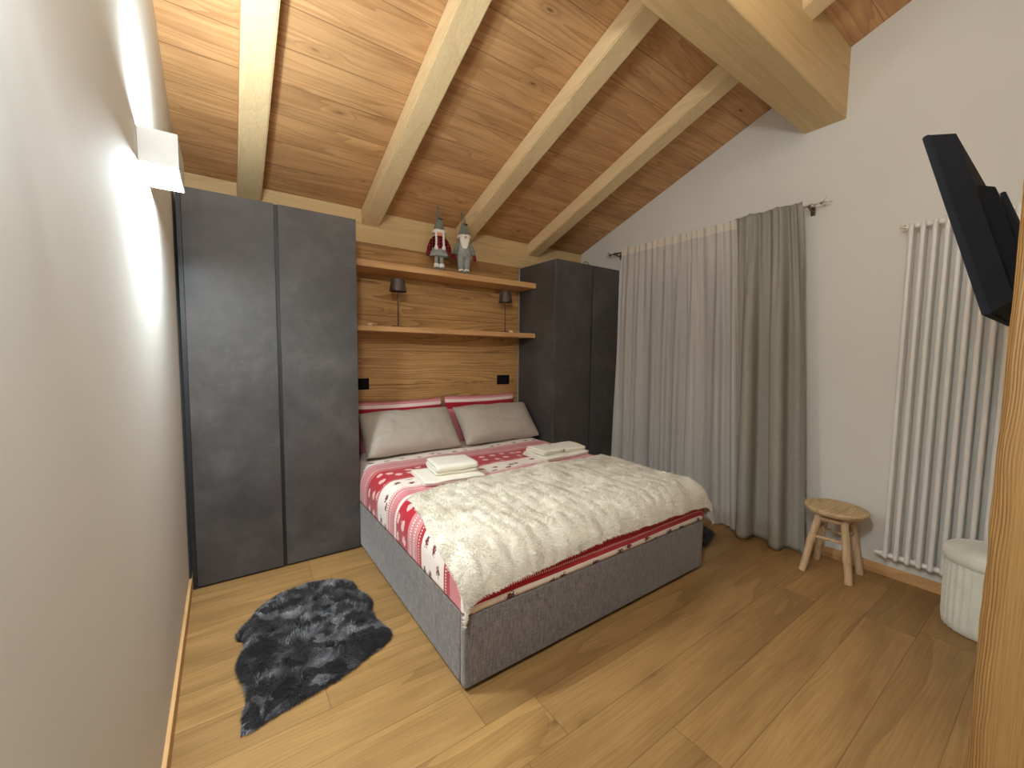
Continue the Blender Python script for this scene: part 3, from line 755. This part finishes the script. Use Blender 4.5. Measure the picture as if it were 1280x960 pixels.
D /= np.linalg.norm(D, axis=1, keepdims=True)
v2, q2, t2 = blades(Pp - Np * 0.002, Np, D, rng.uniform(0.010, 0.019, n), rng.uniform(0.0007, 0.0013, n))
me = mesh_with_blades('fur_throw', vv, ff, v2, q2, t2, None)
throw = finish('fur_throw', me, THROWFUR, origin=(1.6, 1.8, 0.5), smooth=True)
tag(throw, 'cream ribbed faux fur throw spread over the foot end of the bed', 'blanket')

# ------------------------------------------------------------------ pillows
def pillow(name, c, w, h, t, tilt, yaw, mat, label, cat, grp, seed=0, roll=0.0):
    """leaning pillow: w across, h high, t thick; tilt from vertical in degrees; c is the middle of its bottom edge"""
    nu, nv = 56, 44
    def half(sgn):
        def fn(u, v):
            a, b = 2 * u - 1, 2 * v - 1
            e = max(0.0, (1 - abs(a) ** 4.5)) ** 0.6 * max(0.0, (1 - abs(b) ** 4.0)) ** 0.6
            th = sgn * t / 2 * (e + 0.10 * e * nz(a * 2 + seed, b * 2, sgn) + 0.05 * e * nz(a * 7 + seed, b * 4, sgn))
            # corners pulled into points, edges drawn in
            xx = a * w / 2 * (1 - 0.05 * (1 - b * b) * 0.0 - 0.03 * math.cos(b * PI / 2) )
            zz = b * h / 2 * (1 - 0.045 * math.cos(a * PI / 2))
            # creases running from the corners
            cr = 0.006 * math.sin((a * 9 + b * 14 + seed)) * (abs(b) ** 4) * (e > 0.02)
            return (xx, th + cr, zz)
        return fn
    v1, f1, u1 = grid_mesh('p', nu, nv, half(-1)); v2_, f2, u2 = grid_mesh('p', nu, nv, half(1))
    k = len(v1); verts = v1 + v2_; faces = f1 + [tuple(i + k for i in f[::-1]) for f in f2]
    me = bpy.data.meshes.new(name); 
    R_ = Matrix.Rotation(math.radians(yaw), 4, 'Z') @ Matrix.Rotation(math.radians(-tilt), 4, 'X') @ Matrix.Rotation(math.radians(roll), 4, 'Y')
    co = [R_ @ Vector((p[0], p[1], p[2] + h / 2)) + Vector(c) for p in verts]
    me.from_pydata([tuple(p) for p in co], [], faces); me.update(); set_uv(me, u1 + u2)
    bm = bmesh.new(); bm.from_mesh(me); bmesh.ops.remove_doubles(bm, verts=bm.verts, dist=0.0002); bmesh.ops.recalc_face_normals(bm, faces=bm.faces); bm.to_mesh(me); bm.free()
    o = finish(name, me, mat, origin=c, smooth=True)
    return tag(o, label, cat, grp)
pillow('pillow', (1.215, 3.335, 0.515), 0.80, 0.465, 0.11, 6, 0, PILLOWPRINT, 'red and pink patterned pillow behind the left grey pillow', 'pillow', 'patterned pillows against the panelling', 1)
pillow('pillow', (2.030, 3.335, 0.525), 0.78, 0.465, 0.11, 6, 0, PILLOWPRINT, 'red and pink patterned pillow behind the right grey pillow', 'pillow', 'patterned pillows against the panelling', 5)
pillow('pillow', (1.225, 3.000, 0.600), 0.79, 0.40, 0.20, 42, 1, GREYPILLOW, 'plump taupe grey pillow on the left half of the bed', 'pillow', 'grey pillows at the head of the bed', 2)
pillow('pillow', (2.060, 3.000, 0.600), 0.79, 0.40, 0.20, 43, -1, GREYPILLOW, 'plump taupe grey pillow on the right half of the bed', 'pillow', 'grey pillows at the head of the bed', 9)

# ------------------------------------------------------------------ towels
def towel(c, w, d, h, yaw, label, layers=3, seed=0, tiltx=0.0, tilty=0.0):
    """folded towel: a cloth strip folded back on itself, one continuous thick ribbon"""
    t = h / layers; path = []; yh = d / 2 - t / 2
    for k in range(layers):
        z = t * (k + 0.5); s = 1 if k % 2 == 0 else -1
        for q in range(11):
            path.append((s * (-yh + 2 * yh * q / 10), z))
        if k < layers - 1:
            for q in range(1, 6):
                a = -PI / 2 + PI * q / 6; path.append((s * (yh + t * 0.5 * math.cos(a)), z + t / 2 + t / 2 * math.sin(a)))
    bm = nb(); nu = 18; R_ = Matrix.Rotation(math.radians(yaw), 4, 'Z') @ Matrix.Rotation(math.radians(tiltx), 4, 'X') @ Matrix.Rotation(math.radians(tilty), 4, 'Y')
    rows = []
    for (y, z) in path:
        row = []
        for i in range(nu + 1):
            x = -w / 2 + w * i / nu
            row.append(Vector((x + 0.004 * nz(y * 12 + seed, z * 60, 0) * (abs(i - nu / 2) / nu * 2) ** 2, y + 0.004 * nz(x * 14, seed, z * 30), z + 0.007 * nz(x * 8, y * 8, seed + z * 20))))
        rows.append(row)
    th = t * 0.92
    top, bot = [], []
    for r_i, row in enumerate(rows):
        p0 = path[max(0, r_i - 1)]; p1 = path[min(len(path) - 1, r_i + 1)]
        ny, nz_ = -(p1[1] - p0[1]), (p1[0] - p0[0]); L_ = math.hypot(ny, nz_) or 1; ny /= L_; nz_ /= L_
        tt, bb = [], []
        for i, p in enumerate(row):
            e = min(1.0, min(i, nu - i) / 1.5 + 0.55); f = th / 2 * e
            tt.append(bm.verts.new(Vector(c) + R_ @ (p + Vector((0, ny * f, nz_ * f))))); bb.append(bm.verts.new(Vector(c) + R_ @ (p - Vector((0, ny * f, nz_ * f)))))
        top.append(tt); bot.append(bb)
    for A_, B_ in zip(top, top[1:]):
        for i in range(nu): bm.faces.new((A_[i], A_[i + 1], B_[i + 1], B_[i]))
    for A_, B_ in zip(bot, bot[1:]):
        for i in range(nu): bm.faces.new((B_[i], B_[i + 1], A_[i + 1], A_[i]))
    for k in range(len(top) - 1):
        bm.faces.new((top[k][0], top[k + 1][0], bot[k + 1][0], bot[k][0])); bm.faces.new((top[k + 1][nu], top[k][nu], bot[k][nu], bot[k + 1][nu]))
    for i in range(nu):
        bm.faces.new((top[0][i + 1], top[0][i], bot[0][i], bot[0][i + 1])); bm.faces.new((top[-1][i], top[-1][i + 1], bot[-1][i + 1], bot[-1][i]))
    o = obj('folded_towel', bm, TOWEL, origin=c, smooth=True)
    return tag(o, label, 'towel')
tz = DTOP + 0.010
towel((1.175, 2.375, tz), 0.40, 0.30, 0.030, -6, 'large cream towel lying flat under the left towel pile', 3, 1)
towel((1.215, 2.395, tz + 0.034), 0.28, 0.23, 0.068, -8, 'cream towel folded on top of the left pile on the bed', 3, 4)
towel((2.16, 2.42, tz), 0.46, 0.28, 0.032, 2, 'large cream towel at the base of the right pile on the bed', 3, 7)
towel((2.055, 2.435, tz + 0.034), 0.215, 0.21, 0.040, 4, 'small folded cream towel on the left of the right pile', 3, 9)
towel((2.285, 2.42, tz + 0.034), 0.205, 0.20, 0.036, -3, 'small folded cream towel on the right of the right pile', 3, 12)

# ================================================================== SHEEPSKINS
def sheepskin(outline, label, nb_, seed, thick=0.03, cell=0.0075, length=(0.022, 0.050)):
    poly = np.array(outline); c = poly.mean(0)
    # smooth the outline
    for _ in range(1):
        nxt = np.roll(poly, -1, 0); poly = np.stack([poly * 0.75 + nxt * 0.25, poly * 0.25 + nxt * 0.75], 1).reshape(-1, 2)
    m_ = len(poly); rings = 34; verts = []; faces = []
    for r in range(rings + 1):
        s = r / rings
        for p in poly:
            q = c + (p - c) * s
            edge = (1 - s ** 3) ** 0.5
            lump = abs(nz(q[0] * 9, q[1] * 9, seed)) * 1.5
            z = 0.004 + edge * (thick * (0.4 + 0.9 * lump))
            verts.append((q[0], q[1], z))
    for r in range(rings):
        for k in range(m_):
            faces.append((r * m_ + k, r * m_ + (k + 1) % m_, (r + 1) * m_ + (k + 1) % m_, (r + 1) * m_ + k))
    V_ = np.array(verts).reshape(rings + 1, m_, 3); V_ = np.concatenate([V_, V_[:, :1]], 1)
    # sample uniformly by area: radius ~ sqrt
    rr = np.sqrt(rng.random(nb_)) * rings; kk = rng.random(nb_) * m_
    j0 = np.minimum(rr.astype(int), rings - 1); i0 = np.minimum(kk.astype(int), m_ - 1); a = (rr - j0)[:, None]; b = (kk - i0)[:, None]
    P_ = V_[j0, i0] * (1 - a) * (1 - b) + V_[j0 + 1, i0] * a * (1 - b) + V_[j0, i0 + 1] * (1 - a) * b + V_[j0 + 1, i0 + 1] * a * b
    N_ = np.tile([0.0, 0.0, 1.0], (nb_, 1))
    out = np.concatenate([P_[:, :2] - c, np.zeros((nb_, 1))], 1); out /= (np.linalg.norm(out, axis=1, keepdims=True) + 1e-6)
    s = (rr / rings)[:, None]
    f = flow(P_, 11, seed + 3)
    D_ = out * (0.15 + 1.0 * s ** 4) + np.stack([f[:, 0], f[:, 1], np.zeros(nb_)], 1) * 2.4 * (1 - 0.6 * s ** 4) + rng.normal(0, 0.16, (nb_, 3)) + N_ * (0.42 - 0.30 * s ** 3)
    D_[:, 2] = np.maximum(D_[:, 2], 0.02)
    D_ /= np.linalg.norm(D_, axis=1, keepdims=True)
    L_ = rng.uniform(length[0], length[1], nb_) * (1 - 0.35 * s[:, 0] ** 3)
    v2, q2, t2 = blades(P_, N_, D_, L_, rng.uniform(0.0006, 0.0016, nb_))
    v2[:, 2] = np.maximum(v2[:, 2], 0.0015)
    me = mesh_with_blades('sheepskin_rug', verts, faces, v2, q2, t2, None)
    o = finish('sheepskin_rug', me, RUGFUR, origin=(c[0], c[1], 0.0), smooth=True)
    return tag(o, label, 'rug')
RUG = RUG_OUTLINE = [(0.012, 1.699), (0.046, 1.876), (0.021, 1.976), (0.017, 2.06), (0.036, 2.12), (0.056, 2.195), (0.020, 2.235), (0.017, 2.29), (0.083, 2.38), (0.124, 2.46), (0.190, 2.53), (0.345, 2.575),
       (0.440, 2.555), (0.555, 2.485), (0.588, 2.41), (0.575, 2.33), (0.612, 2.255), (0.610, 2.165), (0.580, 2.085), (0.595, 1.98), (0.625, 1.890), (0.585, 1.838), (0.470, 1.785), (0.375, 1.748), (0.285, 1.722), (0.185, 1.700), (0.100, 1.677), (0.012, 1.665)]
sheepskin(RUG, 'charcoal sheepskin rug on the oak floor in front of the left wardrobe', 95000, 2.0)
R2 = [(2.60, 1.60), (2.72, 1.53), (2.86, 1.52), (2.98, 1.56), (3.08, 1.60), (3.12, 1.72), (3.10, 1.9), (3.13, 2.05), (3.05, 2.25), (2.9, 2.33), (2.75, 2.32), (2.64, 2.2), (2.60, 2.0), (2.62, 1.8)]
sheepskin(R2, 'dark sheepskin rug half hidden between the bed and the curtain', 30000, 6.0, 0.02)

# ================================================================== CURTAINS
def curtain(y_top, y_bot, xc_top, xc_bot, z1, z0, pleats_t, pleats_b, amp_t, amp_b, seed, nu=420, nv=70, flare=0.0, zf=None):
    def fn(u, v):
        ya = y_top[0] + (y_bot[0] - y_top[0]) * v ** 0.8; yb = y_top[1] + (y_bot[1] - y_top[1]) * v ** 0.8
        w = min(1.0, v / 0.45); w = w * w * (3 - 2 * w)
        uu = u + 0.010 * nz(u * 5, v * 1.5, seed)
        ph1 = 2 * PI * pleats_t * (uu + 0.05 * nz(uu * 6, 1.0, seed)); ph2 = 2 * PI * pleats_b * (uu + 0.06 * nz(uu * 4, v * 0.5, seed + 3)) + 0.6
        a = (1 - w) * amp_t * math.sin(ph1) * (0.7 + 0.5 * nz(uu * 9, 0, seed + 8)) + (0.25 + 0.75 * w) * amp_b * (math.sin(ph2) + 0.25 * math.sin(2 * ph2 + 1)) * (0.75 + 0.6 * nz(uu * 4, v * 0.6, seed + 5))
        a += w * amp_t * 0.25 * math.sin(ph1)
        x = xc_top + (xc_bot - xc_top) * v + a
        y = ya + (yb - ya) * u + 0.35 * a * math.cos(ph2) * w
        top = z1 + (0.006 * math.sin(ph1 * 1.0) if v < 0.05 else 0)
        z = top + (z0 - z1) * v
        return (min(x, XR - 0.006), y, z)
    return grid_mesh('c', nu, nv, fn)
zr = 2.415                                      # rod height
def strip(name, cfg, v0, v1, mat, parent, nv=None):
    vv, ff, _ = cfg
    nu1 = 421; r0 = int(v0); r1 = int(v1)
    verts = vv[r0 * nu1:(r1 + 1) * nu1]; faces = [tuple(i - r0 * nu1 for i in f) for f in ff[r0 * 420:r1 * 420]]
    return pymesh(name, verts, faces, mat, parent)
t = thing('sheer_curtain', 'white sheer curtain covering the window beside the right wardrobe', 'curtain', (3.31, 2.25, 0))
cfg = curtain((2.775, 1.655), (2.80, 1.50), 3.292, 3.278, zr + 0.028, 0.012, 17, 8, 0.013, 0.030, 3.0)
strip('drapery', cfg, 2, 70, SHEER, t); strip('heading_tape', cfg, 0, 2, SHEERTAPE, t)
t = thing('linen_curtain', 'opaque grey linen curtain gathered at the right end of the rod', 'curtain', (3.30, 1.35, 0))
cfg = curtain((1.668, 1.205), (1.60, 1.035), 3.286, 3.235, zr + 0.034, 0.006, 8, 2.5, 0.017, 0.080, 11.0)
o = strip('drapery', cfg, 0, 70, GREYCURT, t)
s_ = o.modifiers.new('thick', 'SOLIDIFY'); s_.thickness = 0.002
t = thing('curtain_rod', 'slim metal curtain rod with twig finials above the window', 'curtain rod', (3.31, 2.0, zr))
obj('rod', tube(nb(), [(3.317, 2.875, zr), (3.317, 1.165, zr)], 0.0085, 14), CHROME, t, smooth=True)
def finial(y, s):
    bm = nb(); x = 3.317
    lathe(bm, [(0.008, -0.012), (0.013, -0.008), (0.013, 0.008), (0.008, 0.012)], (0, 0, 0), 14)
    for v in bm.verts: v.co = Vector((x + v.co.x, y + s * v.co.z * 1.0, zr + v.co.y))
    tube(bm, [(x, y, zr), (x, y + s * 0.03, zr + 0.001), (x, y + s * 0.05, zr + 0.004)], [0.007, 0.006, 0.005], 10)
    tube(bm, [(x, y + s * 0.045, zr + 0.003), (x - .004, y + s * 0.07, zr + 0.010), (x - .010, y + s * 0.085, zr + 0.032)], [0.0048, 0.004, 0.0025], 8)
    tube(bm, [(x, y + s * 0.045, zr + 0.003), (x + .004, y + s * 0.08, zr + 0.004), (x + .006, y + s * 0.115, zr - 0.002)], [0.0048, 0.0045, 0.002], 8)
    tube(bm, [(x, y + s * 0.045, zr + 0.003), (x + .002, y + s * 0.062, zr - 0.008), (x + .006, y + s * 0.078, zr - 0.026)], [0.0045, 0.004, 0.0025], 8)
    return bm
obj('finial', finial(1.160, -1), CHROME, t, smooth=True); obj('finial', finial(2.88, 1), BRONZE, t, smooth=True)
for y in (1.175, 2.86):
    bm = nb(); tube(bm, [(3.317, y, zr - 0.012), (3.345, y, zr - 0.020), (3.392, y, zr - 0.020)], 0.006, 10); ball(bm, (3.317, y, zr - .004), 0.012, 0.009, 0.014, 12)
    box(bm, 3.388, XR - .001, y - .014, y + .014, zr - .05, zr + .01, .002)
    obj('bracket', bm, BRONZE, t)

# ================================================================== RADIATOR
t = thing('radiator', 'tall white tubular column radiator on the right wall', 'radiator', (3.33, 0.36, 0.15))
rz0, rz1 = 0.150, 2.165
NS = 12; pitch = 0.0495; ry = 0.645
for k in range(NS):
    y = ry - k * pitch; bm = nb()
    for x in (3.302, 3.350):
        tube(bm, [(x, y, rz0 + 0.006), (x, y, rz1 - 0.006)], 0.0125, 14)
    for z in (rz0 + 0.012, rz1 - 0.012):
        # header: horizontal hub joining the section's tubes and its neighbours
        box(bm, 3.302, 3.350, y - 0.010, y + 0.010, z - 0.013, z + 0.013, 0.006)
        tube(bm, [(3.326, y + 0.0247, z), (3.326, y - 0.0247, z)], 0.0165, 14)
        ball(bm, (3.302, y, z), 0.0145, 0.0135, 0.019, 12); ball(bm, (3.350, y, z), 0.0145, 0.0135, 0.019, 12)
    autosmooth(obj('section', bm, WHITEMET, t), 50)
for z, m_ in ((rz1 - 0.012, CHROME), (rz0 + 0.012, WHITEMET)):
    bm = nb(); tube(bm, [(3.326, ry + 0.025, z), (3.326, ry + 0.040, z)], 0.014, 12); tube(bm, [(3.326, ry + 0.040, z), (3.326, ry + 0.056, z)], 0.008, 12)
    obj('end_plug', bm, m_, t, smooth=False)
for y in (0.60, 0.15):
    for z in (rz0 + 0.25, rz1 - 0.25):
        obj('wall_bracket', box(nb(), 3.364, XR - .001, y - .008, y + .008, z - .02, z + .02, .002), WHITEMET, t)

# ================================================================== STOOL
sx, sy, sz = 3.165, 0.868, 0.43
t = thing('stool', 'low round rustic wooden stool standing between the curtain and the radiator', 'stool', (sx, sy, 0))
bm = nb(); n = 48; rr = []
for r, z in ((0.150, -0.034), (0.162, -0.024), (0.166, -0.010), (0.163, -0.002), (0.155, 0.0), (0.08, -0.001), (0.0, -0.001)):
    row = []
    for j in range(n):
        a = 2 * PI * j / n; q = r * (1 + 0.022 * nz(math.cos(a) * 1.6, math.sin(a) * 1.6, 3.3 + z * 8)) if r > .1 else max(r, .0005)
        row.append(bm.verts.new((sx + q * math.cos(a), sy + q * math.sin(a), sz + z + 0.0015 * nz(q * math.cos(a) * 20, q * math.sin(a) * 20, 1))))
    rr.append(row)
for a_, b_ in zip(rr, rr[1:]):
    for j in range(n): bm.faces.new((a_[j], a_[(j + 1) % n], b_[(j + 1) % n], b_[j]))
bm.faces.new(rr[0][::-1]); bm.faces.new(rr[-1])
autosmooth(obj('seat', bm, STOOLW, t), 35)
legs = {(-1, 1): (3.030, 0.985), (-1, -1): (3.062, 0.750), (1, 1): (3.292, 0.990), (1, -1): (3.285, 0.752)}
tops = {}
for (a, b), (lx, ly) in legs.items():
    tx, ty = sx + (lx - sx) * 0.52, sy + (ly - sy) * 0.52; tops[(a, b)] = (tx, ty)
    bm = nb(); pts = []; rs = []
    for q in range(9):
        u = q / 8; pts.append((lx + (tx - lx) * u + 0.004 * nz(u * 3, lx * 9, 0), ly + (ty - ly) * u + 0.004 * nz(u * 3, ly * 9, 4), 0.001 + u * (sz - 0.036))); rs.append(0.0225 - 0.003 * abs(u - 0.5) + 0.001 * nz(u * 6, lx * 5, 2))
    tube(bm, pts, rs, 9); o = obj('leg', bm, STOOLL, t, smooth=False); autosmooth(o, 50)
def lp(k, z):
    u = z / (sz - 0.036); (lx, ly), (tx, ty) = legs[k], tops[k]; return (lx + (tx - lx) * u, ly + (ty - ly) * u, z)
for k1, k2, z in (((-1, 1), (-1, -1), 0.235), ((1, 1), (1, -1), 0.235), ((-1, 1), (1, 1), 0.275), ((-1, -1), (1, -1), 0.275), ((-1, 1), (-1, -1), 0.355), ((-1, -1), (1, -1), 0.355), ((1, 1), (1, -1), 0.355), ((-1, 1), (1, 1), 0.355)):
    r = 0.010 if z < 0.3 else 0.016
    obj('rung' if z < 0.3 else 'apron', tube(nb(), [lp(k1, z), lp(k2, z)], r, 8), STOOLL, t, smooth=True)

# ================================================================== LIDDED POUF BASKET
bx, by, br = 3.10, 0.215, 0.152
t = thing('laundry_bin', 'round pale lidded bin of pleated velvet in front of the radiator beside the post', 'bin', (bx, by, 0))
bm = nb(); n = 120; rr = []
for r, z, am in ((0.136, 0.001, 0), (0.146, 0.006, .003), (0.150, 0.05, .004), (0.152, 0.2, .004), (0.152, 0.34, .004), (0.150, 0.372, .002)):
    rr.append([bm.verts.new((bx + (r + am * math.cos(30 * 2 * PI * j / n) + 0.002 * nz(j * .3, z * 20, 0)) * math.cos(2 * PI * j / n), by + (r + am * math.cos(30 * 2 * PI * j / n)) * math.sin(2 * PI * j / n), z)) for j in range(n)])
for a_, b_ in zip(rr, rr[1:]):
    for j in range(n): bm.faces.new((a_[j], a_[(j + 1) % n], b_[(j + 1) % n], b_[j]))
bm.faces.new(rr[0][::-1]); bm.faces.new(rr[-1])
obj('body', bm, BINFUR, t, smooth=True)
bm = nb(); n = 72; rr = []
for r, z in ((0.156, 0.352), (0.162, 0.356), (0.164, 0.385), (0.160, 0.410), (0.146, 0.421), (0.09, 0.428), (0.0, 0.430)):
    rr.append([bm.verts.new((bx + max(r, .001) * (1 + .01 * nz(j * .5, z * 30, 5)) * math.cos(2 * PI * j / n), by + max(r, .001) * math.sin(2 * PI * j / n), z + 0.003 * nz(j * .35, r * 9, 1))) for j in range(n)])
for a_, b_ in zip(rr, rr[1:]):
    for j in range(n): bm.faces.new((a_[j], a_[(j + 1) % n], b_[(j + 1) % n], b_[j]))
bm.faces.new(rr[0][::-1]); bm.faces.new(rr[-1])
obj('lid', bm, BINFUR, t, smooth=True)

# ================================================================== TELEVISION
TX, TA = 1.700, math.atan2(0.327 - 0.176, 2.028 - 1.497)
tvw, tvh = 0.96, 0.552
t = thing('television', 'black wall-mounted television tilted down towards the bed, seen from its side', 'television', (TX + tvw / 2, 0.2, 1.75))
org = Vector((TX, 0.176, 1.497)); up = Vector((0, math.sin(TA), math.cos(TA))); bk = Vector((0, -math.cos(TA), math.sin(TA))); rt = Vector((1, 0, 0))
def tvp(a, h, d): return org + rt * a + up * h + bk * d
def tvbox(bm, a0, a1, h0, h1, d0, d1, ins=0.0, bev=0.0):
    vs = [bm.verts.new(tvp(a, h, d)) for (a, h, d) in ((a0, h0, d0), (a1, h0, d0), (a1, h1, d0), (a0, h1, d0), (a0 + ins, h0 + ins, d1), (a1 - ins, h0 + ins, d1), (a1 - ins, h1 - ins, d1), (a0 + ins, h1 - ins, d1))]
    fs = [bm.faces.new([vs[i] for i in f]) for f in ((0, 1, 2, 3), (7, 6, 5, 4), (0, 4, 5, 1), (1, 5, 6, 2), (2, 6, 7, 3), (3, 7, 4, 0))]
    if bev: bmesh.ops.bevel(bm, geom=list({e for f in fs for e in f.edges}), offset=bev, segments=2, affect='EDGES')
    return bm
obj('bezel', tvbox(nb(), 0, tvw, 0, tvh, 0, 0.018, 0, 0.003), TVGLOSS, t)
obj('screen', tvbox(nb(), 0.015, tvw - .015, 0.02, tvh - .015, -0.001, 0.0), SCREEN, t)
obj('back_cover', tvbox(nb(), 0.004, tvw - .004, 0.004, tvh - .004, 0.0182, 0.062, 0.022), BLACKPL, t)
obj('rear_housing', tvbox(nb(), 0.13, tvw - .13, 0.05, tvh - .16, 0.0622, 0.092, 0.02), BLACKPL, t)
bm = nb(); tvbox(bm, 0.26, 0.70, 0.17, 0.38, 0.0925, 0.105, 0.0, 0.002)
obj('mounting_plate', bm, BLACKPL, t)
bm = nb(); box(bm, 2.08, 2.26, 0.0, 0.105, 1.70, 1.86, 0.004); box(bm, 2.02, 2.32, -0.0295, 0.0, 1.62, 1.90, 0.003)
obj('wall_arm', bm, BLACKPL, t)
bm = nb(); pts = []
for q in range(25):
    u = q / 24; a = u * 2 * PI * 1.15
    pts.append((1.93 + 0.010 * math.sin(a * 2), 0.136 + 0.030 * math.cos(a) + 0.012 * u, 1.625 + 0.032 * math.sin(a)))
tube(bm, pts, 0.0035, 8)
obj('cable', bm, plain('white_cable', srgb(190, 190, 190), 0.5), t, smooth=True)
# small cable loop on top of the right wardrobe
bm = nb(); tube(bm, [(2.94 + 0.035 * math.cos(a * PI / 10), 2.905 + 0.01 * math.sin(a * PI / 10) , WT + 0.004 + 0.028 * math.sin(a * PI / 10)) for a in range(11)], 0.003, 8)
tag(obj('cable_loop', bm, BLACKPL, origin=(2.94, 2.905, WT), smooth=True), 'tiny black cable loop lying on top of the right wardrobe', 'cable')

# ================================================================== WALL SCONCES
def sconce(yc, label, p_down, p_up):
    x0, x1, z0, z1, hl = XL + 0.001, XL + 0.101, 1.970, 2.076, 0.130
    t = thing('wall_sconce', label, 'wall lamp', (XL, yc, (z0 + z1) / 2))
    bm = nb(); w = 0.004
    for a in ((x0, x0 + w, yc - hl, yc + hl), (x1 - w, x1, yc - hl, yc + hl), (x0 + w, x1 - w, yc - hl, yc - hl + w), (x0 + w, x1 - w, yc + hl - w, yc + hl)):
        box(bm, a[0], a[1], a[2], a[3], z0, z1)
    obj('housing', bm, LAMPGREY, t)
    for zz in (z0 + 0.018, z1 - 0.018):
        obj('diffuser', box(nb(), x0 + w + .001, x1 - w - .001, yc - hl + w + .001, yc + hl - w - .001, zz - .003, zz + .003), LED, t)
    for d, zz in ((-1, z0 + 0.0145), (1, z1 - 0.0145)):
        L = bpy.data.lights.new('led_light', 'AREA'); L.shape = 'RECTANGLE'; L.size = x1 - x0 - 0.014; L.size_y = 2 * hl - 0.02; L.energy = p_down if d < 0 else p_up
        L.color = (0.82, 0.94, 1.0); L.spread = math.radians(180)
        o = bpy.data.objects.new('led_light', L); C.objects.link(o)
        if d > 0: o.rotation_euler = (PI, 0, 0)
        o.parent = t; o.location = Vector(((x0 + x1) / 2, yc, zz)) - BASE[t.name]
    return t
sconce(1.893, 'white box-shaped up-and-down wall sconce on the left wall, switched on', 42, 22)
sconce(0.42, 'white box-shaped wall sconce on the left wall nearest the viewer, just out of view', 16, 10)

t = thing('fill_pendant', 'added fill light shaped as a round frosted pendant, out of view above the viewer', 'fill light', (1.35, 0.20, 3.05))  # unseen pendant, added to lift the overall brightness of the room
obj('cord', tube(nb(), [(1.35, 0.20, 3.15), (1.35, 0.20, roof(0.20) - 0.002)], 0.004, 8), BLACKPL, t)
obj('globe', ball(nb(), (1.35, 0.20, 3.05), 0.10, seg=24), emis('fill_pendant_glow', (1.0, 0.9, 0.76), 3.0), t, smooth=True)
L = bpy.data.lights.new('pendant_fill_light', 'POINT'); L.energy = 38; L.shadow_soft_size = 0.14; L.color = (1.0, 0.98, 0.94)
o = bpy.data.objects.new('pendant_fill_light', L); C.objects.link(o); o.parent = t; o.location = (0, 0, 0)
t = thing('fill_wall_globe', 'added fill light shaped as a round opal lamp on the left wall, out of view', 'wall lamp', (XL + 0.12, 0.28, 2.42))  # unseen globe, added so light crosses the room from the left wall
obj('back_plate', box(nb(), XL + 0.0005, XL + 0.018, 0.23, 0.33, 2.36, 2.48, 0.004), LAMPGREY, t)
obj('stem', tube(nb(), [(XL + 0.016, 0.28, 2.42), (XL + 0.075, 0.28, 2.42)], 0.010, 12), LAMPGREY, t)
obj('globe', ball(nb(), (XL + 0.12, 0.28, 2.42), 0.055, seg=24), emis('fill_wall_globe_glow', (1.0, 0.97, 0.92), 3.0), t, smooth=True)
L = bpy.data.lights.new('globe_fill_light', 'POINT'); L.energy = 175; L.shadow_soft_size = 0.075; L.color = (0.95, 0.98, 1.0)
o = bpy.data.objects.new('globe_fill_light', L); C.objects.link(o); o.parent = t; o.location = (0, 0, 0)
# ================================================================== WORLD, CAMERA, VIEW
w = bpy.data.worlds.new('night'); bpy.context.scene.world = w; w.use_nodes = True
w.node_tree.nodes['Background'].inputs[0].default_value = (0.02, 0.025, 0.04, 1); w.node_tree.nodes['Background'].inputs[1].default_value = 0.5

f_px, yaw, pitch, roll = 508.572139, 0.616812192, 0.0730327395, -0.0124904002
fwd = Vector((math.sin(yaw) * math.cos(pitch), math.cos(yaw) * math.cos(pitch), -math.sin(pitch)))
right = Vector((math.cos(yaw), -math.sin(yaw), 0)); down = fwd.cross(right)
r2 = right * math.cos(roll) + down * math.sin(roll); d2 = -right * math.sin(roll) + down * math.cos(roll)
cam = bpy.data.cameras.new('camera'); co = bpy.data.objects.new('camera', cam); C.objects.link(co)
cam.sensor_width = 36; cam.lens = f_px / 1280 * 36; cam.clip_start = 0.02
mw = Matrix((r2, -d2, -fwd)).transposed().to_4x4(); mw.translation = (0, 0, 1.376)
co.matrix_world = mw
S = bpy.context.scene; S.camera = co
S.view_settings.view_transform = 'Standard'; S.view_settings.look = 'None'; S.view_settings.gamma = 1; S.view_settings.exposure = -0.16
S.view_settings.use_curve_mapping = False
S.cycles.use_denoising = True
S.cycles.max_bounces = 10; S.cycles.diffuse_bounces = 6; S.cycles.sample_clamp_indirect = 6
